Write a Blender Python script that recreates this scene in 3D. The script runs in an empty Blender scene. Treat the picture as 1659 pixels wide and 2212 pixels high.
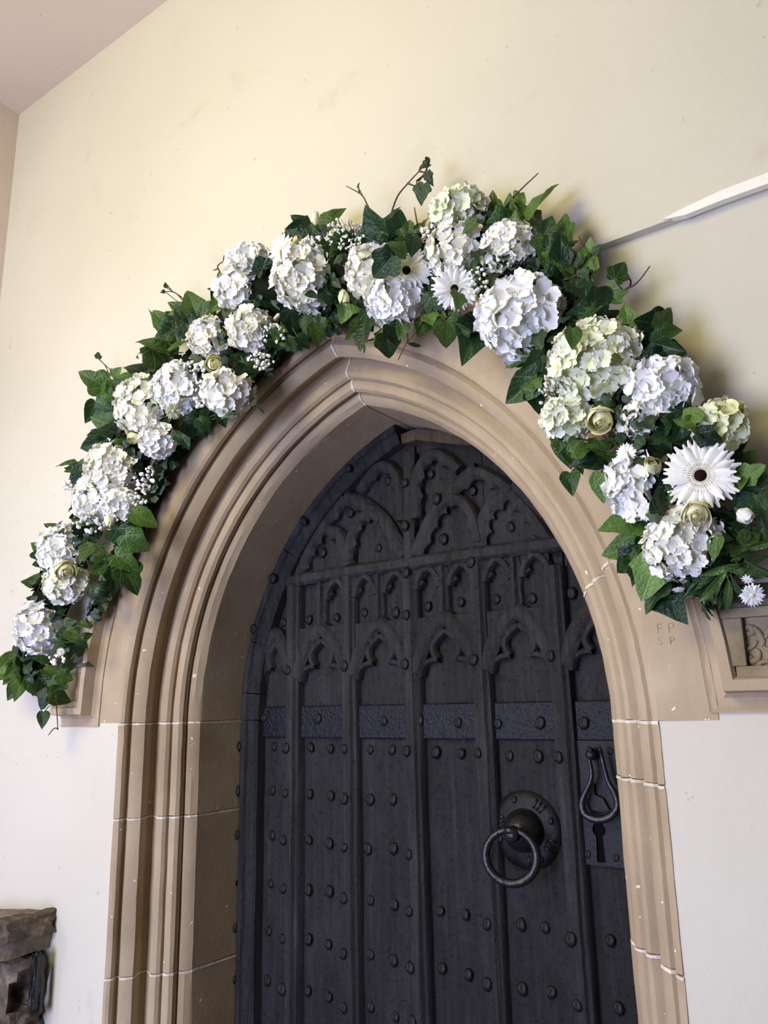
import bpy, bmesh, math, random
from mathutils import Vector, Matrix, Quaternion

# ------------------------------------------------------------------ camera
W, H = 1659, 2212
FPX = 1708.8
YAW, PITCH, ROLL = math.radians(34.965), math.radians(13.5816), math.radians(-1.1935)
CAM = Vector((0.9345, -1.446, 1.55))
FLOOR = 0.0
_cy, _sy, _cp, _sp = math.cos(YAW), math.sin(YAW), math.cos(PITCH), math.sin(PITCH)
FWD = Vector((-_sy * _cp, _cy * _cp, _sp))
_r = Vector((_cy, _sy, 0)); _u = _r.cross(FWD)
_cr, _sr = math.cos(ROLL), math.sin(ROLL)
RIGHT = _cr * _r + _sr * _u
UP = -_sr * _r + _cr * _u
sc = bpy.context.scene
COL = sc.collection
cd = bpy.data.cameras.new('camera')
cam = bpy.data.objects.new('camera', cd); COL.objects.link(cam)
cd.sensor_fit = 'HORIZONTAL'; cd.sensor_width = 36.0; cd.lens = FPX / W * 36.0
cd.clip_start = 0.02
cam.matrix_world = Matrix(((RIGHT.x, UP.x, -FWD.x, CAM.x), (RIGHT.y, UP.y, -FWD.y, CAM.y), (RIGHT.z, UP.z, -FWD.z, CAM.z), (0, 0, 0, 1)))
sc.camera = cam

# ------------------------------------------------------------------ light
sc.view_settings.view_transform = 'Standard'
sc.view_settings.look = 'None'
sc.view_settings.exposure = 0.0
sc.view_settings.gamma = 1.0
sc.view_settings.use_curve_mapping = False
world = bpy.data.worlds.new('world'); sc.world = world
world.use_nodes = True
bg = world.node_tree.nodes['Background']
bg.inputs[0].default_value = (0.80, 0.86, 1.0, 1)
bg.inputs[1].default_value = 0.05


def area(name, loc, target, sx, sy, power, col):
    l = bpy.data.lights.new(name, 'AREA'); l.shape = 'RECTANGLE'; l.size = sx; l.size_y = sy
    l.energy = power; l.color = col
    o = bpy.data.objects.new(name, l); COL.objects.link(o); o.location = loc
    o.rotation_euler = (Vector(target) - Vector(loc)).to_track_quat('-Z', 'Y').to_euler()
    return o


area('porch_entrance_daylight', (-0.35, -3.2, 1.2), (-0.20, -0.2, 1.1), 1.2, 1.5, 103, (0.58, 0.63, 1.0))
area('left_cool_fill', (-1.27, -1.55, 1.75), (-0.35, -0.25, 1.25), 0.35, 0.7, 6, (0.66, 0.72, 1.0))  # added light so shadows fall right; the left wall has no window
area('upper_warm_fill', (-0.35, -2.1, 2.75), (0.10, -0.25, 2.2), 0.8, 0.8, 29, (1.0, 0.90, 0.44))  # added warm fill for bounced light on the upper wall, no real lamp


# ------------------------------------------------------------------ helpers
def ray(px, py):
    return RIGHT * ((px - W / 2) / FPX) - UP * ((py - H / 2) / FPX) + FWD


def at(px, py, Y):
    d = ray(px, py)
    return CAM + d * ((Y - CAM.y) / d.y)


def scale_at(P):
    return (P - CAM).dot(FWD) / FPX


def mesh(name, verts, faces, smooth=False):
    me = bpy.data.meshes.new(name)
    me.from_pydata([tuple(v) for v in verts], [], faces)
    if smooth:
        me.polygons.foreach_set('use_smooth', [True] * len(me.polygons))
    me.update()
    return me


def link(name, me, m=None, parent=None, world_coords=True):
    o = bpy.data.objects.new(name, me); COL.objects.link(o)
    if m is not None and not me.materials:
        me.materials.append(m)
    if parent is not None:
        o.parent = parent
        if world_coords and parent.name in PW:
            o.matrix_parent_inverse = Matrix.Translation(-PW[parent.name])
    return o


PW = {}


def empty(name, loc):
    o = bpy.data.objects.new(name, None); COL.objects.link(o)
    o.empty_display_size = 0.05; o.location = loc
    PW[o.name] = Vector(loc)
    return o


def tag(o, label, cat=None, group=None, kind=None):
    o['label'] = label
    if cat: o['category'] = cat
    if group: o['group'] = group
    if kind: o['kind'] = kind
    return o


def fix_normals(me):
    bm = bmesh.new(); bm.from_mesh(me)
    bmesh.ops.recalc_face_normals(bm, faces=bm.faces)
    bm.to_mesh(me); bm.free()
    return me


def box(x0, x1, y0, y1, z0, z1, bevel=0.0, seg=2):
    bm = bmesh.new()
    vs = [bm.verts.new((x, y, z)) for x in (x0, x1) for y in (y0, y1) for z in (z0, z1)]
    for f in ((0, 1, 3, 2), (4, 6, 7, 5), (0, 4, 5, 1), (2, 3, 7, 6), (0, 2, 6, 4), (1, 5, 7, 3)):
        bm.faces.new([vs[i] for i in f])
    bmesh.ops.recalc_face_normals(bm, faces=bm.faces)
    if bevel:
        bmesh.ops.bevel(bm, geom=list(bm.edges), offset=bevel, segments=seg, affect='EDGES', profile=0.6)
    me = bpy.data.meshes.new('box'); bm.to_mesh(me); bm.free()
    return me


def tube_data(pts, rads, n=6, closed=False):
    V, F = [], []
    pts = [Vector(p) for p in pts]
    N = len(pts)
    if not hasattr(rads, '__len__'): rads = [rads] * N
    ref = None
    for i, p in enumerate(pts):
        a = pts[(i - 1) % N] if (i > 0 or closed) else p
        b = pts[(i + 1) % N] if (i < N - 1 or closed) else p
        t = (b - a).normalized()
        if ref is None:
            ref = t.orthogonal().normalized()
        ref = (ref - t * ref.dot(t)).normalized()
        s = t.cross(ref)
        for k in range(n):
            an = 2 * math.pi * k / n
            V.append(p + (ref * math.cos(an) + s * math.sin(an)) * rads[i])
    for i in range(N if closed else N - 1):
        j = (i + 1) % N
        for k in range(n):
            l = (k + 1) % n
            F.append((i * n + k, i * n + l, j * n + l, j * n + k))
    if not closed:
        F.append(tuple(range(n - 1, -1, -1))); F.append(tuple(range((N - 1) * n, N * n)))
    return V, F


def tube(pts, rads, n=6, closed=False):
    V, F = tube_data(pts, rads, n, closed)
    return mesh('tube', V, F, True)


def smooth_path(pts, k=4):
    pts = [Vector(p) for p in pts]
    out = []
    for i in range(len(pts) - 1):
        p0 = pts[max(i - 1, 0)]; p1 = pts[i]; p2 = pts[i + 1]; p3 = pts[min(i + 2, len(pts) - 1)]
        for j in range(k):
            t = j / k
            out.append(0.5 * ((2 * p1) + (p2 - p0) * t + (2 * p0 - 5 * p1 + 4 * p2 - p3) * t * t + (3 * p1 - p0 - 3 * p2 + p3) * t ** 3))
    out.append(pts[-1])
    return out


def lathe(prof, n=32, loc=(0, 0, 0), wob=0.0):
    """prof: (radius, height) pairs; axis along -y (towards the room)."""
    V, F = [], []
    rnd = random.Random(3)
    for i, (r, h) in enumerate(prof):
        for k in range(n):
            a = 2 * math.pi * k / n
            rr = r * (1 + wob * (rnd.random() - .5))
            V.append((loc[0] + rr * math.cos(a), loc[1] - h, loc[2] + rr * math.sin(a)))
    for i in range(len(prof) - 1):
        for k in range(n):
            l = (k + 1) % n
            F.append((i * n + k, i * n + l, (i + 1) * n + l, (i + 1) * n + k))
    F.append(tuple(range((len(prof) - 1) * n, len(prof) * n)))
    return fix_normals(mesh('lathe', V, F, True))


# ------------------------------------------------------------------ materials
def srgb(r, g, b):
    f = lambda c: (c / 255 / 12.92) if c / 255 <= 0.04045 else ((c / 255 + 0.055) / 1.055) ** 2.4
    return (f(r), f(g), f(b), 1)


class NT:
    def __init__(self, name):
        self.m = bpy.data.materials.new(name); self.m.use_nodes = True
        self.t = self.m.node_tree; self.n = self.t.nodes
        self.b = self.n['Principled BSDF']; self.out = self.n['Material Output']
        self.tc = None

    def node(self, typ, **kw):
        nd = self.n.new(typ)
        for k, v in kw.items(): setattr(nd, k, v)
        return nd

    def l(self, a, b): self.t.links.new(a, b)

    def obj(self):
        if self.tc is None: self.tc = self.node('ShaderNodeTexCoord')
        return self.tc.outputs['Object']

    def noise(self, scale, detail=4, rough=.55, stretch=None, dist=0.0):
        nd = self.node('ShaderNodeTexNoise')
        nd.inputs['Scale'].default_value = scale; nd.inputs['Detail'].default_value = detail
        nd.inputs['Roughness'].default_value = rough; nd.inputs['Distortion'].default_value = dist
        v = self.obj()
        if stretch:
            mp = self.node('ShaderNodeMapping'); mp.inputs['Scale'].default_value = stretch
            self.l(v, mp.inputs['Vector']); v = mp.outputs['Vector']
        self.l(v, nd.inputs['Vector'])
        return nd.outputs[0]

    def ramp(self, fac, stops):
        nd = self.node('ShaderNodeValToRGB')
        el = nd.color_ramp.elements
        while len(el) < len(stops): el.new(0.5)
        for e, (p, c) in zip(el, stops): e.position = p; e.color = c
        self.l(fac, nd.inputs[0])
        return nd.outputs[0]

    def mix(self, fac, a, b, blend='MIX'):
        nd = self.node('ShaderNodeMix', data_type='RGBA', blend_type=blend)
        for s, v in ((nd.inputs[0], fac), (nd.inputs[6], a), (nd.inputs[7], b)):
            if hasattr(v, 'links') or hasattr(v, 'is_linked'): self.l(v, s)
            else: s.default_value = v
        return nd.outputs[2]

    def math(self, op, a, b=None):
        nd = self.node('ShaderNodeMath', operation=op)
        for s, v in zip(nd.inputs, (a, b)):
            if v is None: continue
            if hasattr(v, 'is_linked'): self.l(v, s)
            else: s.default_value = v
        return nd.outputs[0]

    def bump(self, h, strength, dist=0.01):
        nd = self.node('ShaderNodeBump')
        nd.inputs['Strength'].default_value = strength; nd.inputs['Distance'].default_value = dist
        self.l(h, nd.inputs['Height']); self.l(nd.outputs[0], self.b.inputs['Normal'])

    def base(self, c, rough=.7, spec=.3):
        if hasattr(c, 'is_linked'): self.l(c, self.b.inputs['Base Color'])
        else: self.b.inputs['Base Color'].default_value = c
        self.b.inputs['Roughness'].default_value = rough
        self.b.inputs['Specular IOR Level'].default_value = spec
        return self

    def thin(self, amount, c):
        """thin petal or leaf: part of the light passes through"""
        tr = self.node('ShaderNodeBsdfTranslucent'); mx = self.node('ShaderNodeMixShader')
        if hasattr(c, 'is_linked'): self.l(c, tr.inputs['Color'])
        else: tr.inputs['Color'].default_value = c
        mx.inputs[0].default_value = amount
        self.l(self.b.outputs[0], mx.inputs[1]); self.l(tr.outputs[0], mx.inputs[2])
        self.l(mx.outputs[0], self.out.inputs['Surface'])


def m_plaster(name, c0, c1):
    t = NT(name)
    big = t.ramp(t.noise(1.7, 3, .5), [(.35, c0), (.7, c1)])
    stain = t.ramp(t.noise(4.5, 5, .6, dist=.6), [(.62, (0, 0, 0, 1)), (.80, (1, 1, 1, 1))])
    c = t.mix(t.math('MULTIPLY', stain, .5), big, srgb(182, 170, 156))
    sp = t.ramp(t.noise(48, 2, .5), [(.73, (0, 0, 0, 1)), (.755, (1, 1, 1, 1))])
    c = t.mix(t.math('MULTIPLY', sp, .3), c, srgb(150, 140, 122))
    t.base(c, .85, .15)
    t.bump(t.noise(22, 6, .62), .16, .01)
    return t.m


def m_stone(name='limestone'):
    t = NT(name)
    c = t.ramp(t.noise(5, 5, .6), [(.3, srgb(162, 143, 117)), (.55, srgb(178, 160, 132)), (.75, srgb(190, 173, 147))])
    streak = t.ramp(t.noise(7, 6, .65, (2.2, 2.2, .35)), [(.45, (0, 0, 0, 1)), (.75, (1, 1, 1, 1))])
    c = t.mix(t.math('MULTIPLY', streak, .35), c, srgb(150, 126, 98))
    chips = t.ramp(t.noise(70, 2, .5), [(.735, (0, 0, 0, 1)), (.75, (1, 1, 1, 1))])
    c = t.mix(chips, c, srgb(238, 228, 210))
    t.base(c, .82, .2)
    t.bump(t.noise(60, 6, .7), .22, .004)
    return t.m


def m_mortar():
    t = NT('lime_mortar')
    t.base(t.ramp(t.noise(40, 4), [(.3, srgb(196, 182, 160)), (.7, srgb(232, 222, 206))]), .9, .1)
    t.bump(t.noise(120, 4), .5, .003)
    return t.m


def m_carved():
    t = NT('weathered_carved_stone')
    c = t.ramp(t.noise(12, 6, .65), [(.3, srgb(120, 106, 82)), (.6, srgb(160, 144, 114)), (.8, srgb(178, 162, 130))])
    t.base(c, .88, .15); t.bump(t.noise(70, 6, .7), .35, .004)
    return t.m


def m_moss_stone(name, a, b, c3):
    t = NT(name)
    c = t.ramp(t.noise(26, 7, .7), [(.3, a), (.55, b), (.75, c3)])
    t.base(c, .9, .15); t.bump(t.noise(55, 6, .7), .6, .006)
    return t.m


def m_wood(name, a, b, c3, rough=.62):
    t = NT(name)
    g = t.noise(24, 8, .7, (3.0, 3.0, .16), .4)
    c = t.ramp(g, [(.3, a), (.52, b), (.78, c3)])
    blot = t.ramp(t.noise(5, 4, .6), [(.4, (0, 0, 0, 1)), (.7, (1, 1, 1, 1))])
    c = t.mix(t.math('MULTIPLY', blot, .4), c, a)
    worn = t.ramp(t.noise(9, 6, .7, (1.5, 1.5, .5)), [(.48, (0, 0, 0, 1)), (.72, (1, 1, 1, 1))])
    c = t.mix(t.math('MULTIPLY', worn, .55), c, c3)
    t.base(c, rough, .4)
    pits = t.ramp(t.noise(95, 3, .6), [(.28, (0, 0, 0, 1)), (.42, (1, 1, 1, 1))])
    h = t.math('ADD', t.noise(60, 8, .75, (3.0, 3.0, .12)), t.math('MULTIPLY', t.noise(35, 5, .7), .8))
    t.bump(t.math('ADD', h, t.math('MULTIPLY', pits, .5)), .85, .005)
    return t.m


def m_iron(name, c, rough, bump, scale=70, spec=.5):
    t = NT(name)
    n = t.noise(scale, 5, .65)
    t.base(t.ramp(n, [(.35, c), (.8, tuple(min(1, v * 1.9) for v in c[:3]) + (1,))]), rough, .55)
    t.b.inputs['Specular IOR Level'].default_value = spec
    t.bump(t.noise(scale * 1.3, 4, .6), bump, .004)
    return t.m


def m_petal(name, tip, heart, trans=.10):
    t = NT(name)
    at_ = t.node('ShaderNodeAttribute', attribute_name='along')
    oi = t.node('ShaderNodeObjectInfo')
    c = t.ramp(at_.outputs['Fac'], [(0.0, heart), (.55, tip), (1.0, tip)])
    hsv = t.node('ShaderNodeHueSaturation')
    t.l(c, hsv.inputs['Color'])
    t.l(t.math('ADD', t.math('MULTIPLY', oi.outputs['Random'], .1), .9), hsv.inputs['Value'])
    t.l(t.math('ADD', t.math('MULTIPLY', oi.outputs['Random'], .5), .75), hsv.inputs['Saturation'])
    t.base(hsv.outputs[0], .55, .25)
    t.bump(t.noise(260, 3), .12, .002)
    t.thin(trans, hsv.outputs[0])
    return t.m


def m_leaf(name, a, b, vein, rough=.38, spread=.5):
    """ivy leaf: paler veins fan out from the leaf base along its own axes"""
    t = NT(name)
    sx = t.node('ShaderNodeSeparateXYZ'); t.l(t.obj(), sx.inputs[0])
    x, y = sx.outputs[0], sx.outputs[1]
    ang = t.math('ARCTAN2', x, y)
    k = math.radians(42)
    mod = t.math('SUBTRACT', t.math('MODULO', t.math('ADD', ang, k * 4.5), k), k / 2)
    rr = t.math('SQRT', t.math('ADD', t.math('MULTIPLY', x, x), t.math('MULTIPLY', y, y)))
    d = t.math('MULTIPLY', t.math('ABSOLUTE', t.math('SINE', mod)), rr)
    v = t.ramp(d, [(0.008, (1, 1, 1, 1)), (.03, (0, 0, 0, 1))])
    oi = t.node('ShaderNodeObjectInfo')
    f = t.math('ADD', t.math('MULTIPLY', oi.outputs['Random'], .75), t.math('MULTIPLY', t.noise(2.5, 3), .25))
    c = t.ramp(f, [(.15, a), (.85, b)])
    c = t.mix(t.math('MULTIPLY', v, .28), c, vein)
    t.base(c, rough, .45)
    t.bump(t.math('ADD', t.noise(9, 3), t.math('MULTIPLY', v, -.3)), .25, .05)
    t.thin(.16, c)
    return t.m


def m_plain(name, c, rough=.7, spec=.3, var=.25, scale=30, bump=.2):
    t = NT(name)
    d = tuple(v * (1 - var) for v in c[:3]) + (1,)
    t.base(t.ramp(t.noise(scale, 4), [(.3, d), (.7, c)]), rough, spec)
    if bump: t.bump(t.noise(scale * 3, 4), bump, .003)
    return t.m


M = {
    'plaster': m_plaster('cream_plaster', srgb(203, 198, 180), srgb(210, 205, 189)),
    'plaster_side': m_plaster('side_plaster', srgb(205, 190, 180), srgb(211, 198, 188)),
    'white_paint': m_plain('white_paint_patch', srgb(242, 239, 228), .7, .2, .05),
    'stone': m_stone(), 'mortar': m_mortar(), 'carved': m_carved(),
    'moss_stone': m_moss_stone('mossy_stone', srgb(70, 68, 58), srgb(108, 104, 90), srgb(140, 134, 118)),
    'old_stone': m_moss_stone('battered_stone', srgb(58, 52, 46), srgb(105, 94, 82), srgb(165, 150, 130)),
    'slab_stone': m_moss_stone('tan_battered_stone', srgb(92, 82, 72), srgb(132, 120, 106), srgb(160, 148, 132)),
    'paving': m_moss_stone('floor_stone', srgb(100, 95, 86), srgb(118, 112, 100), srgb(134, 127, 114)),
    'wood': m_wood('black_oak', srgb(17, 16, 17), srgb(33, 32, 33), srgb(58, 56, 58)),
    'wood_rib': m_wood('worn_black_oak', srgb(21, 20, 21), srgb(39, 38, 39), srgb(70, 68, 71)),
    'wood_bare': m_wood('bare_oak', srgb(52, 44, 34), srgb(82, 68, 50), srgb(110, 92, 68)),
    'iron': m_iron('hammered_iron', srgb(10, 13, 22), .33, 1.0, 110, .28),
    'iron_stud': m_iron('stud_iron', srgb(16, 16, 18), .30, .4, 60),
    'iron_ring': m_iron('worn_iron', srgb(18, 18, 20), .34, .45, 80),
    'iron_lock': m_iron('dull_lock_iron', srgb(20, 20, 22), .55, .5, 80, .25),
    'keyhole_shade': m_plain('keyhole_black', srgb(8, 8, 9), .9, .1, .1),
    'p_white': m_petal('white_petal', srgb(252, 252, 250), srgb(240, 243, 228)),
    'p_cream': m_petal('cream_petal', srgb(251, 250, 240), srgb(236, 238, 208)),
    'p_green': m_petal('greenish_petal', srgb(243, 246, 222), srgb(210, 222, 160)),
    'p_rose': m_petal('rose_petal', srgb(252, 250, 210), srgb(248, 243, 166), .10),
    'p_gerbera': m_petal('gerbera_petal', srgb(252, 251, 242), srgb(246, 244, 222)),
    'p_lime': m_petal('lime_petal', srgb(238, 241, 202), srgb(206, 218, 150)),
    'gerbera_eye': m_plain('gerbera_eye', srgb(38, 22, 18), .9, .1, .5, 300),
    'gerbera_ring': m_plain('gerbera_inner_florets', srgb(232, 230, 200), .8, .1, .15, 300),
    'gyp': m_plain('gypsophila_white', srgb(244, 245, 240), .7, .2, .06, 60),
    'leaf': m_leaf('ivy_leaf', srgb(36, 66, 24), srgb(84, 118, 48), srgb(128, 152, 92)),
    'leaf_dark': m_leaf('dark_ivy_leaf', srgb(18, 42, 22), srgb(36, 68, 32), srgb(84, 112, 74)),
    'leaf_light': m_leaf('pale_leaf', srgb(84, 118, 56), srgb(116, 150, 74), srgb(150, 176, 110)),
    'leaf_fill': m_plain('fill_leaf', srgb(34, 62, 32), .5, .4, .5, 25, 0),
    'stem': m_plain('green_stem', srgb(70, 96, 48), .6, .3),
    'twig': m_plain('brown_twig', srgb(92, 76, 62), .7, .2),
    'moss': m_plain('dark_moss', srgb(24, 32, 18), .95, .1, .6, 60, .8),
    'foam': m_plain('wrapped_foam', srgb(30, 56, 42), .35, .5, .4, 40, .4),
}

# ------------------------------------------------------------------ setting
X0 = -0.015          # middle line of the doorway
ZS = 1.55 - 0.034    # springing line
HW, RI, CO = 0.486, 0.692, 0.206
YA, YF, YW = -0.150, -0.287, -0.2855   # inner arris, stone face, plaster face
XL, ZC = -1.327, 1.55 + 1.932


def arc_pt(sg, r, t):
    """point on the pointed arch, r outward of the inner arris, t from springing (0) to apex (1)"""
    R = RI + r
    th = t * math.acos(min(1, CO / R))
    return (X0 + sg * (R * math.cos(th) - CO), ZS + R * math.sin(th))


def outline(r, n=28):
    pts = [(X0 - HW - r, FLOOR)]
    pts += [arc_pt(-1, r, i / n) for i in range(n + 1)]
    pts += [arc_pt(1, r, 1 - i / n) for i in range(1, n + 1)]
    pts += [(X0 + HW + r, FLOOR)]
    return pts


def wall_with_arch():
    x0, x1, z1 = XL - .25, 2.8, ZC + .2
    inn = outline(.1150)
    out = []
    cx, cz = X0, 1.2
    for i, (x, z) in enumerate(inn):
        if i == 0: out.append((x0, FLOOR)); continue
        if i == len(inn) - 1: out.append((x1, FLOOR)); continue
        dx, dz = x - cx, z - cz
        ts = []
        if dx < -1e-6: ts.append((x0 - cx) / dx)
        if dx > 1e-6: ts.append((x1 - cx) / dx)
        if dz > 1e-6: ts.append((z1 - cz) / dz)
        t = min(ts)
        out.append((cx + dx * t, cz + dz * t))
    # keep the two top corners
    for cxx in (x0, x1):
        j = min(range(len(out)), key=lambda k: (out[k][0] - cxx) ** 2 + (out[k][1] - z1) ** 2)
        out[j] = (cxx, z1)
    V, F = [], []
    n = len(inn)
    for y in (YW, .3):
        V += [(x, y, z) for x, z in inn] + [(x, y, z) for x, z in out]
    for i in range(n - 1):
        F.append((i, i + 1, n + i + 1, n + i))
        F.append((2 * n + i, 3 * n + i, 3 * n + i + 1, 2 * n + i + 1))
        F.append((i, 2 * n + i, 2 * n + i + 1, i + 1))
        F.append((n + i, n + i + 1, 3 * n + i + 1, 3 * n + i))
    return fix_normals(mesh('wall', V, F))


def structure(name, me, m, label):
    o = link(name, me, m)
    return tag(o, label, kind='structure')


structure('wall_back', wall_with_arch(), M['plaster'], 'cream plastered wall around the stone doorway')
structure('wall_left', box(XL - .25, XL, -3.6, YW, FLOOR, ZC + .2), M['plaster_side'], 'plastered side wall meeting the door wall in the upper left corner')
structure('wall_right', box(2.6, 2.8, -3.6, YW, FLOOR, ZC + .2), M['wood_bare'], 'unseen side wall beyond the right edge of the picture, darkened to cut bounced light')  # unseen wall, given a dark colour to keep bounce off the left reveal
structure('ceiling', box(XL, 2.8, -3.6, YW, ZC, ZC + .2), M['plaster_side'], 'plain plastered ceiling above the doorway')
structure('floor', box(XL - .25, 2.8, -3.6, .3, -.1, FLOOR), M['paving'], 'stone floor of the porch below the frame')

# plaster ledge at right
le = at(1297, 544, YW); zl = le.z
V = []
prof = [(YW + .01, zl), (YW - .017, zl + .001), (YW - .017, zl + .012), (YW - .010, zl + .06), (YW - .004, zl + .13), (YW + .0005, zl + .21), (YW + .01, zl + .22)]
xs = [.35, .5, .65, .8, .95, 1.2, 1.6, 2.19]
rn = random.Random(5)
for x in xs:
    sl = (x - .566) * .02
    for y, z in prof: V.append((x, y, z + sl + (rn.random() - .5) * .002))
n = len(prof)
F = [(i * n + k, i * n + k + 1, (i + 1) * n + k + 1, (i + 1) * n + k) for i in range(len(xs) - 1) for k in range(n - 1)]
F += [tuple(range(n)), tuple(range((len(xs) - 1) * n, len(xs) * n))]
F += [(i * n, (i + 1) * n, (i + 1) * n + n - 1, i * n + n - 1) for i in range(len(xs) - 1)]
ledge = structure('trim_2', fix_normals(mesh('ledge', V, F)), M['plaster'], 'long thin plaster ledge with grey underside running right from the flowers')
# whiter repainted stretch of the ledge
pv = [at(1432, 474, YW - .0205), at(1470, 452, YW - .0205), at(1560, 410, YW - .0205), at(1668, 369, YW - .02), at(1668, 393, YW - .0205), at(1560, 432, YW - .0205), at(1480, 464, YW - .0205)]
back = [v + Vector((0, .012, 0)) for v in pv]
k = len(pv)
F = [tuple(range(k)), tuple(range(2 * k - 1, k - 1, -1))] + [(i, (i + 1) % k, k + (i + 1) % k, k + i) for i in range(k)]
ledge_p = link('paint_patch', fix_normals(mesh('patch', pv + back, F)), M['white_paint'], ledge, False)
ledge_p['label'] = 'whiter repainted stretch of the ledge'

# ------------------------------------------------------------------ stone archway
CH = Vector((.115, YF - YA)); CL = CH.length; CN = Vector((CH.y, -CH.x)).normalized()  # chamfer direction; CN points to the room side


def chamfer(s, nrm):
    """profile point: s along the splay (0 arris, 1 face), nrm proud of it"""
    r = CH.x * s + CN.x * nrm
    y = YA + CH.y * s + CN.y * nrm
    return (r, y)


# the splay moulding, arris to face
SP = [(0.0, 0.0), (.03, .0012), (.09, .004), (.145, .003), (.165, -.010), (.185, .001), (.22, .009), (.27, .0105), (.32, .006), (.347, -.003),
      (.375, .004), (.42, .006), (.47, .003), (.487, -.004), (.505, -.022), (.54, -.034), (.59, -.034), (.635, -.018), (.655, .000), (.68, .005),
      (.76, .006), (.83, .003), (.845, -.012), (.875, -.014), (.895, .000), (.93, .004), (.97, .003), (1.0, .0)]
SPLAY = [(0.0, .06), (0.0, -.06), (0.0, YA + .006)] + [chamfer(s, v) for s, v in SP]
JAMB = SPLAY + [(.1155, YF), (.1155, YW + .03)]
ARCH = SPLAY + [(.150, YF), (.196, YF), (.196, YW + .03)]
HOOD = [(.186, YW + .02), (.186, YF - .003), (.190, YF + .000), (.197, YF + .001), (.205, YF + .000), (.211, YF - .006), (.214, YF - .032), (.232, YF - .033), (.244, YF - .028),
        (.256, YF - .012), (.27, YW + .02)]


def sweep(prof, stations, grow=0.0, jitter=0.0, seed=1):
    """stations: functions r -> (x, z)"""
    rn = random.Random(seed)
    V, F = [], []
    n = len(prof)
    for st in stations:
        for r, y in prof:
            x, z = st(r)
            V.append((x + (rn.random() - .5) * jitter, y + (rn.random() - .5) * jitter - grow, z + (rn.random() - .5) * jitter))
    m = len(stations)
    for i in range(m - 1):
        for k in range(n):
            l = (k + 1) % n
            F.append((i * n + k, i * n + l, (i + 1) * n + l, (i + 1) * n + k))
    F.append(tuple(range(n))); F.append(tuple(range((m - 1) * n, m * n)))
    return fix_normals(mesh('sweep', V, F))


def smooth_by_angle(me, ang=20):
    bm = bmesh.new(); bm.from_mesh(me)
    for f in bm.faces: f.smooth = True
    for e in bm.edges:
        if len(e.link_faces) == 2 and e.calc_face_angle(0) > math.radians(ang): e.smooth = False
    bm.to_mesh(me); bm.free()
    return me


def jamb_st(sg, z0, z1, n):
    return [(lambda r, z=z0 + (z1 - z0) * i / n: (X0 + sg * (HW + r), z)) for i in range(n + 1)]


def arc_st(sg, t0, t1, n):
    return [(lambda r, t=t0 + (t1 - t0) * i / n: arc_pt(sg, r, t)) for i in range(n + 1)]


arch = empty('trim_1', (X0, YF, FLOOR))
tag(arch, 'tan limestone pointed archway with deep mouldings around the black door', kind='structure')
GAP = .0030


def stone_block(prof, st, seed):
    return link('stone_block', smooth_by_angle(sweep(prof, st, 0, .0012, seed)), M['stone'], arch)


def mortar(prof, st, seed):
    return link('mortar_joint', sweep([(r - .0006, y) for r, y in prof], st, .0006, .0014, seed), M['mortar'], arch)


jz = {-1: [at(434, 1762, YA).z, at(427, 2100, YA).z, .55, FLOOR], 1: [at(1336, 1676, YA).z, at(1372, 2030, YA).z, at(1380, 2120, YA).z - .25, FLOOR]}
for sg in (-1, 1):
    top = ZS
    for i, z in enumerate(jz[sg]):
        stone_block(JAMB, jamb_st(sg, z + (GAP if z > 0 else 0), top - GAP, 6), 10 + i + sg)
        mortar(JAMB, jamb_st(sg, top - GAP, top + GAP * .5, 1), 40 + i + sg)
        top = z
    cuts = [0.0, .235, 1.0] if sg > 0 else [0.0, 1.0]
    for i in range(len(cuts) - 1):
        a, b = cuts[i], cuts[i + 1]
        g = .0025
        stone_block(ARCH, arc_st(sg, a + g, b - (g if b < 1 else .002), 12 + 14 * (b - a > .5)), 60 + i + sg)
    if sg > 0: mortar(ARCH, arc_st(sg, cuts[1] - .0025, cuts[1] + .0025, 1), 70)
    link('hood_mould', smooth_by_angle(sweep(HOOD, arc_st(sg, .20, 1.0, 26), 0, .001, 5)), M['stone'], arch)
# crumbly pale mortar at the apex mitre
mortar([(r, y - .001) for r, y in SPLAY[2:]] + [(.12, YA)], [lambda r: (arc_pt(-1, r, 1)[0] - .002, arc_pt(-1, r, .997)[1]), lambda r: arc_pt(1, r, 1), lambda r: (arc_pt(1, r, .997)[0], arc_pt(1, r, .997)[1])], 77)


# label stops: the hood turns outward at its foot and frames a carved square
def mbox(name, x0, x1, y0, y1, z0, z1, bevel, m, parent=None):
    x0, x1 = sorted((x0, x1))
    return link(name, box(x0, x1, y0, y1, z0, z1, bevel), m, parent or arch)


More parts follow.
